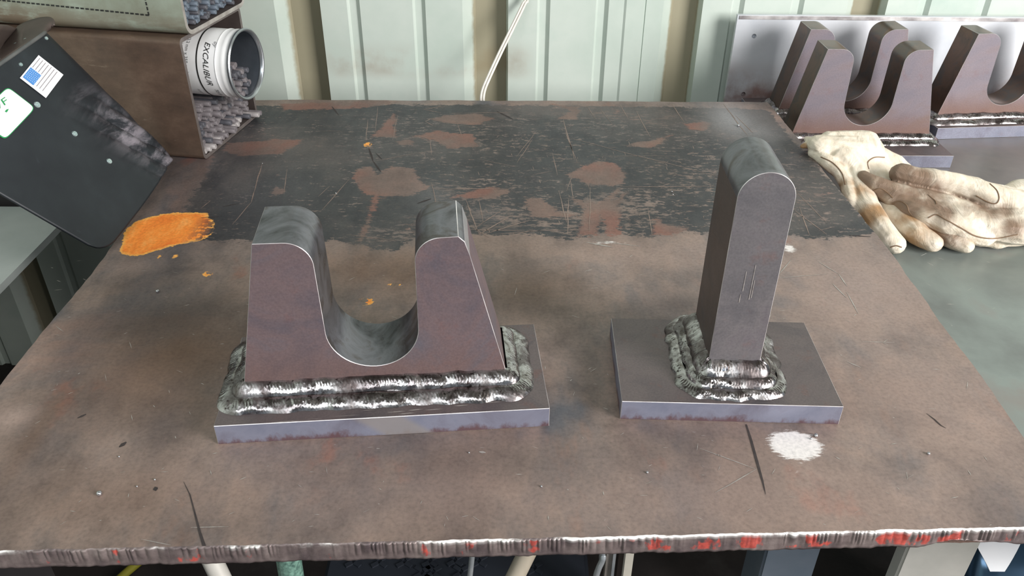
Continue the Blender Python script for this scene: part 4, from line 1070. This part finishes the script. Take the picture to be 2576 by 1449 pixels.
g1 = [
 [(2052, 362, .086, .013, .8), (2066, 366, .090, .026, .75), (2110, 376, .084, .034, .75), (2160, 384, .076, .040, .8), (2185, 420, .055, .040, .75), (2215, 470, .038, .036, .8)],
 [(2090, 352, .094, .020, .8), (2150, 356, .092, .022, .9), (2180, 362, .090, .024, 1), (2192, 384, .08, .024, 1)],
 [(2020, 369, .082, .006, .8), (2040, 362, .084, .012, .7), (2060, 368, .088, .018, .8)],
 [(2030, 350, .088, .005, 1), (2050, 362, .088, .012, .8)],
 [(2050, 385, .078, .014, .8), (2085, 408, .074, .015, .9), (2115, 432, .066, .014, 1), (2132, 462, .054, .013, 1), (2140, 498, .044, .012, 1), (2150, 520, .034, .012, 1)],
 [(2120, 395, .078, .030, .8), (2150, 430, .062, .026, .9), (2160, 480, .045, .024, .9), (2180, 525, .034, .023, .9), (2210, 570, .026, .0215, .9), (2240, 605, .020, .0195, .9), (2252, 614, .018, .0175, .9)],
 [(2215, 470, .036, .032, .7), (2260, 545, .026, .024, .85), (2310, 590, .022, .0215, .85), (2345, 612, .018, .0175, .85)],
 [(2250, 470, .034, .030, .7), (2330, 565, .022, .022, .85), (2395, 604, .018, .0175, .85), (2430, 618, .015, .014, .85)],
 [(2195, 395, .062, .026, .9), (2240, 420, .052, .028, .9), (2285, 455, .040, .024, .9)],
 [(2290, 500, .020, .02, .8), (2400, 560, .018, .018, .8)]]
glove('leather_glove', g1, 'cream leather work glove draped over table corner, under the other glove',
      [(2200, 470, .04, .022, .5), (2380, 590, .02, .05, .7), (2300, 560, .02, .04, .6), (2430, 616, .015, .02, .4)],
      [(2105, 425, .068, .014, .75), (2135, 470, .05, .016, .9), (2165, 500, .04, .022, .95), (2195, 555, .028, .026, 1.0), (2225, 600, .018, .014, .8), (2310, 600, .015, .026, 1.0), (2290, 560, .03, .025, .7), (2020, 372, .08, .01, .8)],
      [[(2185, 425), (2183, 408), (2200, 396), (2225, 396)], [(2065, 395), (2095, 410), (2118, 436), (2126, 465)], [(2240, 622), (2255, 618), (2268, 622)]])
g2 = [
 [(2264, 437, .080, .0185, .95), (2300, 446, .079, .020, .95), (2350, 456, .077, .0215, .95), (2400, 466, .074, .0235, .95), (2450, 482, .068, .027, .9), (2500, 505, .060, .034, .8), (2560, 525, .050, .044, .7)],
 [(2172, 447, .066, .0135, .95), (2200, 462, .064, .016, .9), (2250, 480, .060, .018, .85), (2310, 496, .056, .020, .85), (2370, 515, .052, .024, .8), (2430, 540, .046, .030, .75)],
 [(2207, 481, .050, .0125, .95), (2240, 497, .050, .0155, .9), (2300, 515, .048, .018, .9), (2370, 535, .046, .022, .85), (2420, 550, .044, .028, .8)],
 [(2262, 512, .045, .0125, .95), (2290, 528, .045, .0165, .9), (2330, 545, .043, .018, .9), (2380, 562, .040, .022, .85), (2440, 572, .036, .028, .8)],
 [(2346, 549, .036, .0135, .9), (2380, 566, .035, .016, .9), (2420, 582, .032, .018, .9), (2470, 592, .028, .022, .85)],
 [(2420, 545, .044, .030, .75), (2480, 562, .038, .040, .62), (2540, 565, .038, .048, .6), (2600, 560, .040, .054, .6), (2680, 545, .042, .058, .6), (2740, 540, .044, .060, .6)],
 [(2530, 500, .056, .026, .8), (2580, 492, .058, .036, .8), (2640, 500, .056, .044, .8)],
 [(2400, 575, .026, .014, .9), (2450, 600, .016, .013, .9), (2510, 610, .013, .012, .9), (2580, 598, .013, .013, .9), (2660, 590, .014, .013, .9)]]
glove('leather_glove', g2, 'cream leather work glove lying palm up on top with brown-stained fingers and thumb',
      [(2262, 437, .08, .030, 1.1), (2310, 455, .078, .026, 1.0), (2360, 475, .07, .018, .7), (2180, 450, .066, .035, .95), (2240, 480, .06, .03, .8), (2290, 500, .055, .03, .7), (2215, 490, .05, .03, .8), (2270, 520, .045, .028, .85), (2310, 540, .045, .02, .6),  # stains; palm and finger spots also darken for shade
       (2350, 550, .036, .026, 1.0), (2275, 516, .046, .022, .9), (2300, 536, .045, .02, .8), (2390, 568, .036, .016, .7), (2400, 510, .05, .03, .9), (2450, 530, .045, .035, .8), (2520, 550, .05, .03, .75), (2500, 580, .04, .02, .5), (2560, 565, .06, .03, .8), (2340, 505, .05, .04, .9), (2420, 590, .03, .015, .6), (2380, 480, .06, .02, .7), (2450, 510, .05, .03, .8), (2340, 530, .05, .03, .8), (2420, 545, .045, .03, .7), (2490, 555, .045, .03, .85), (2400, 490, .06, .025, .8), (2460, 540, .045, .035, .9), (2530, 530, .05, .025, .6), (2230, 470, .064, .03, .9), (2290, 525, .048, .03, .9), (2370, 550, .045, .025, .9)], [(2400, 560, .02, .02, .3)],
      [[(2490, 462), (2508, 480), (2513, 500), (2505, 512), (2485, 508), (2455, 492)], [(2245, 512), (2262, 506), (2280, 516), (2288, 535), (2310, 556), (2340, 578)], [(2335, 548), (2355, 540), (2378, 552), (2420, 575), (2455, 594), (2500, 600), (2560, 590)],
       [(2195, 480), (2215, 474), (2232, 484), (2246, 498)], [(2335, 490), (2352, 505), (2356, 514)]])

# ------------------------------------------------------------------ things under the table
hose = empty('yellow_hose', tuple(pz(340, 1430, .02)), 'yellow-green hose on the dark floor under the table', 'hose')
pts = spline([pz(140, 1580, .010), pz(250, 1500, .010), pz(330, 1430, .010), pz(390, 1385, .010), pz(470, 1340, .010), pz(600, 1290, .010)], 8)
rel(tube('hose_line', pts, .0095, simple('yellow_rubber', srgb(150, 142, 40), srgb(176, 168, 60), .5, 0, 20, 0), None, 12), hose)
def pole(name, p, q, r, mat, label, cat, n=16, capr=True):
    e = empty(name, tuple(q), label, cat); rel(tube('shaft', [p, (np.array(p)+np.array(q))/2, q], r, mat, None, n), e); return e
def through(x1, y1, Y1, x2, y2, Y2, z0, z1):
    a = py(x1, y1, Y1); b = py(x2, y2, Y2); d = b-a
    return a + d*((z1-a[2])/d[2]), a + d*((z0-a[2])/d[2])
M_pipe = simple('pale_pipe', srgb(176, 172, 164), srgb(196, 192, 184), .45, .1, 20, 0)
a, b = through(527, 1395, .80, 553, 1449, .79, .012, .86); pole('pale_pipe', a, b, .0150, M_pipe, 'pale grey pipe leaning under the left front of the table', 'pipe')
M_gp = simple('hammered_green', srgb(64, 92, 84), srgb(130, 168, 152), .5, .1, 160, .6, 3)
a, b = through(724, 1392, .80, 733, 1449, .80, .012, .86); pole('green_pipe', a, b, .0185, M_gp, 'speckled green pipe standing under the table front', 'pipe')
M_rod = simple('galvanised', srgb(150, 156, 160), srgb(180, 184, 186), .35, .6, 40, 0)
a, b = through(1189, 1385, .74, 1182, 1449, .74, .006, .86); pole('metal_bar', a, b, .0040, M_rod, 'slim grey metal bar hanging straight under table front', 'bar', 8)
M_wood = simple('grey_wood', srgb(150, 140, 124), srgb(172, 162, 146), .6, 0, 20, .2, 5, (1, 1, .1))
a, b = through(1330, 1382, .78, 1297, 1449, .76, .016, .86); pole('wooden_handle', a, b, .0135, M_wood, 'beige wooden handle leaning under middle of table', 'handle')
bp = [py(1517, 1372, .74), py(1517, 1400, .735), py(1514, 1412, .733), py(1505, 1432, .73), py(1498, 1460, .728), py(1490, 1540, .72)]
bb = empty('bent_rod', tuple(bp[0]), 'bent bright steel rod hanging under table, left of flat bars', 'bar')
top_ = bp[0].copy(); top_[2] = TZ-.021; bp = [np.array([bp[0][0], bp[0][1], TZ-.021])] + bp + [bp[-1]+np.array([-.01, 0, -.2])]
rel(tube('shaft', spline(bp, 5), .0045, M_rod, None, 10), bb)
def flatbar(x, w_, Y, mat, label):
    p = py(x, 1400, Y); e = empty('flat_bar', (p[0], p[1], 0), label, 'bar')
    bm = bmesh.new(); box_bm(bm, p[0]-w_/2, p[0]+w_/2, Y, Y+.012, .0, TZ-.022); rel(bm_obj('shaft', bm, mat), e)
flatbar(1534, .0095, .76, simple('grey_bar', srgb(118, 112, 106), srgb(138, 132, 126), .5, .2, 20, 0), 'narrow grey flat bar under table beside the bent rod')
flatbar(1546, .0040, .755, M_rod, 'very thin bright strip beside the narrow grey bar under table')
flatbar(1563, .0080, .775, simple('brown_bar', srgb(52, 42, 38), srgb(66, 54, 48), .7, 0, 20, 0), 'dark brown flat bar under table between two pale bars')
flatbar(1584, .0115, .76, simple('cream_bar', srgb(176, 170, 158), srgb(190, 184, 172), .5, 0, 20, 0), 'cream flat bar under table, rightmost of the close group')
# dark bin lid with raised cross marks on the floor side
bin_ = empty('black_bin', (0, 1.15, 0), 'black plastic storage bin with small moulded crosses below the table', 'bin')
M_bin = simple('black_plastic', srgb(28, 32, 40), srgb(36, 40, 48), .5, 0, 10, .1)
q0 = pz(765, 1420, .42); q1 = pz(1480, 1420, .42); ys = q0[1]
bm = bmesh.new(); box_bm(bm, q0[0]+.035, q1[0], ys-.10, ys+.45, .0, .42); bmesh.ops.bevel(bm, geom=bm.edges[:], offset=.006, segments=2, affect='EDGES'); rel(bm_obj('bin_body', bm, M_bin), bin_)
bm = bmesh.new()
for (x, y) in ((890, 1412), (955, 1413), (1018, 1413), (1082, 1412), (1145, 1410), (1205, 1412), (1062, 1441), (1090, 1440), (1160, 1440), (1345, 1430)):
    c = pz(x, y, .42)
    for s in (-1, 1):
        for t in (.35, -.35, 2.8, -2.8):
            M_ = Matrix.Translation((c[0]+.010*math.cos(t), c[1]+.008*math.sin(t), .4205)) @ Matrix.Rotation(t, 4, 'Z')
        pass
    for t in (.6, 2.54, 3.74, 5.68):
        M_ = Matrix.Translation((c[0]+.008*math.cos(t), c[1]+.012*math.sin(t), .4204)) @ Matrix.Rotation(t, 4, 'Z')
        box_bm(bm, -.006, .006, -.0035, .0035, -.001, .0022, M_)
c_ = bm_obj('moulded_crosses', bm, M_bin); rel(c_, bin_); c_['kind'] = 'stuff'
# gas bottle lying at right with label
gb = pz(2545, 1425, .55)
bot = empty('blue_cylinder', tuple(gb), 'shiny blue metal cylinder with white label under right end of table', 'cylinder')
V = []; F = []; n = 40; R0 = .11
pr2 = [(-.13, .0), (-.13, R0*.8), (-.115, R0*.96), (-.095, R0), (.36, R0), (.38, R0*.9), (.38, .0)]
for x, r in pr2:
    for k in range(n): t_ = 2*math.pi*k/n; V.append((gb[0]+x+.09, gb[1]+.09-r*math.cos(t_), R0+.34+r*math.sin(t_)))
for i in range(len(pr2)-1):
    for k in range(n): k2 = (k+1) % n; F.append((i*n+k, i*n+k2, (i+1)*n+k2, (i+1)*n+k))
rel(sharp(from_py('cylinder_body', V, F, simple('blue_enamel', srgb(58, 84, 108), srgb(72, 98, 122), .18, .6, 10, 0)), 50), bot)
d = ray(2508, 1368); oc = CAM - np.array([0, gb[1]+.09, R0+.34]); A2 = d[1]**2+d[2]**2; B2_ = oc[1]*d[1]+oc[2]*d[2]; C2_ = oc[1]**2+oc[2]**2-R0*R0
tt = (-B2_-math.sqrt(max(0, B2_*B2_-A2*C2_)))/A2; hp = CAM+d*tt; lab_x = hp[0]; lab_a = math.atan2(hp[2]-R0-.34, -(hp[1]-gb[1]-.09))
V = []; F = []
for i in range(9):
    for k in range(9):
        a_ = lab_a+math.radians(5)*(k-4); kq = k/8; xl_ = -.034+.006*kq+.016*max(0, .45-kq)/.45; xr_ = .036-.010*abs(kq-.7)-.026*max(0, .5-kq)/.5; x = lab_x+xl_+(xr_-xl_)*i/8; V.append((x, gb[1]+.09-(R0+.0008)*math.cos(a_), R0+.34+(R0+.0008)*math.sin(a_)))
for i in range(8):
    for k in range(8):
        F.append((i*9+k, i*9+k+1, (i+1)*9+k+1, (i+1)*9+k))
rel(from_py('paper_label', V, F, M_white, None, True), bot)
rack = empty('cylinder_rack', (gb[0]+.2, gb[1]+.09, 0), 'dark rack under the table carrying the blue cylinder', 'rack')
bm = bmesh.new(); box_bm(bm, gb[0]-.02, gb[0]+.46, gb[1]-.01, gb[1]+.19, 0, .339); rel(bm_obj('rack_body', bm, M_dark), rack)

# weld spatter beads scattered on the table top
M_sp = simple('spatter_bead', srgb(170, 170, 172), srgb(200, 200, 204), .25, .9, 40, 0)
bm = bmesh.new()
for (x, y, r) in ((251, 1245, .0028), (1857, 318, .0028), (397, 735, .0024), (845, 487, .0012), (660, 412, .001), (1362, 1225, .0012), (1628, 1190, .0014), (1180, 1140, .0010), (390, 1208, .0011), (345, 1225, .001), (1690, 483, .0012), (1693, 490, .001), (2335, 1143, .0018), (2052, 1098, .0022), (2040, 1105, .0014), (300, 1150, .001)):
    p = T(x, y); bmesh.ops.create_icosphere(bm, subdivisions=2, radius=r, matrix=Matrix.Translation((p[0], p[1], TZ+r*.75)))
sp = bm_obj('weld_spatter', bm, M_sp, None, True); props(sp, 'tiny round weld spatter beads scattered on the table top', 'weld spatter', kind='stuff')
bpy.context.view_layer.update()
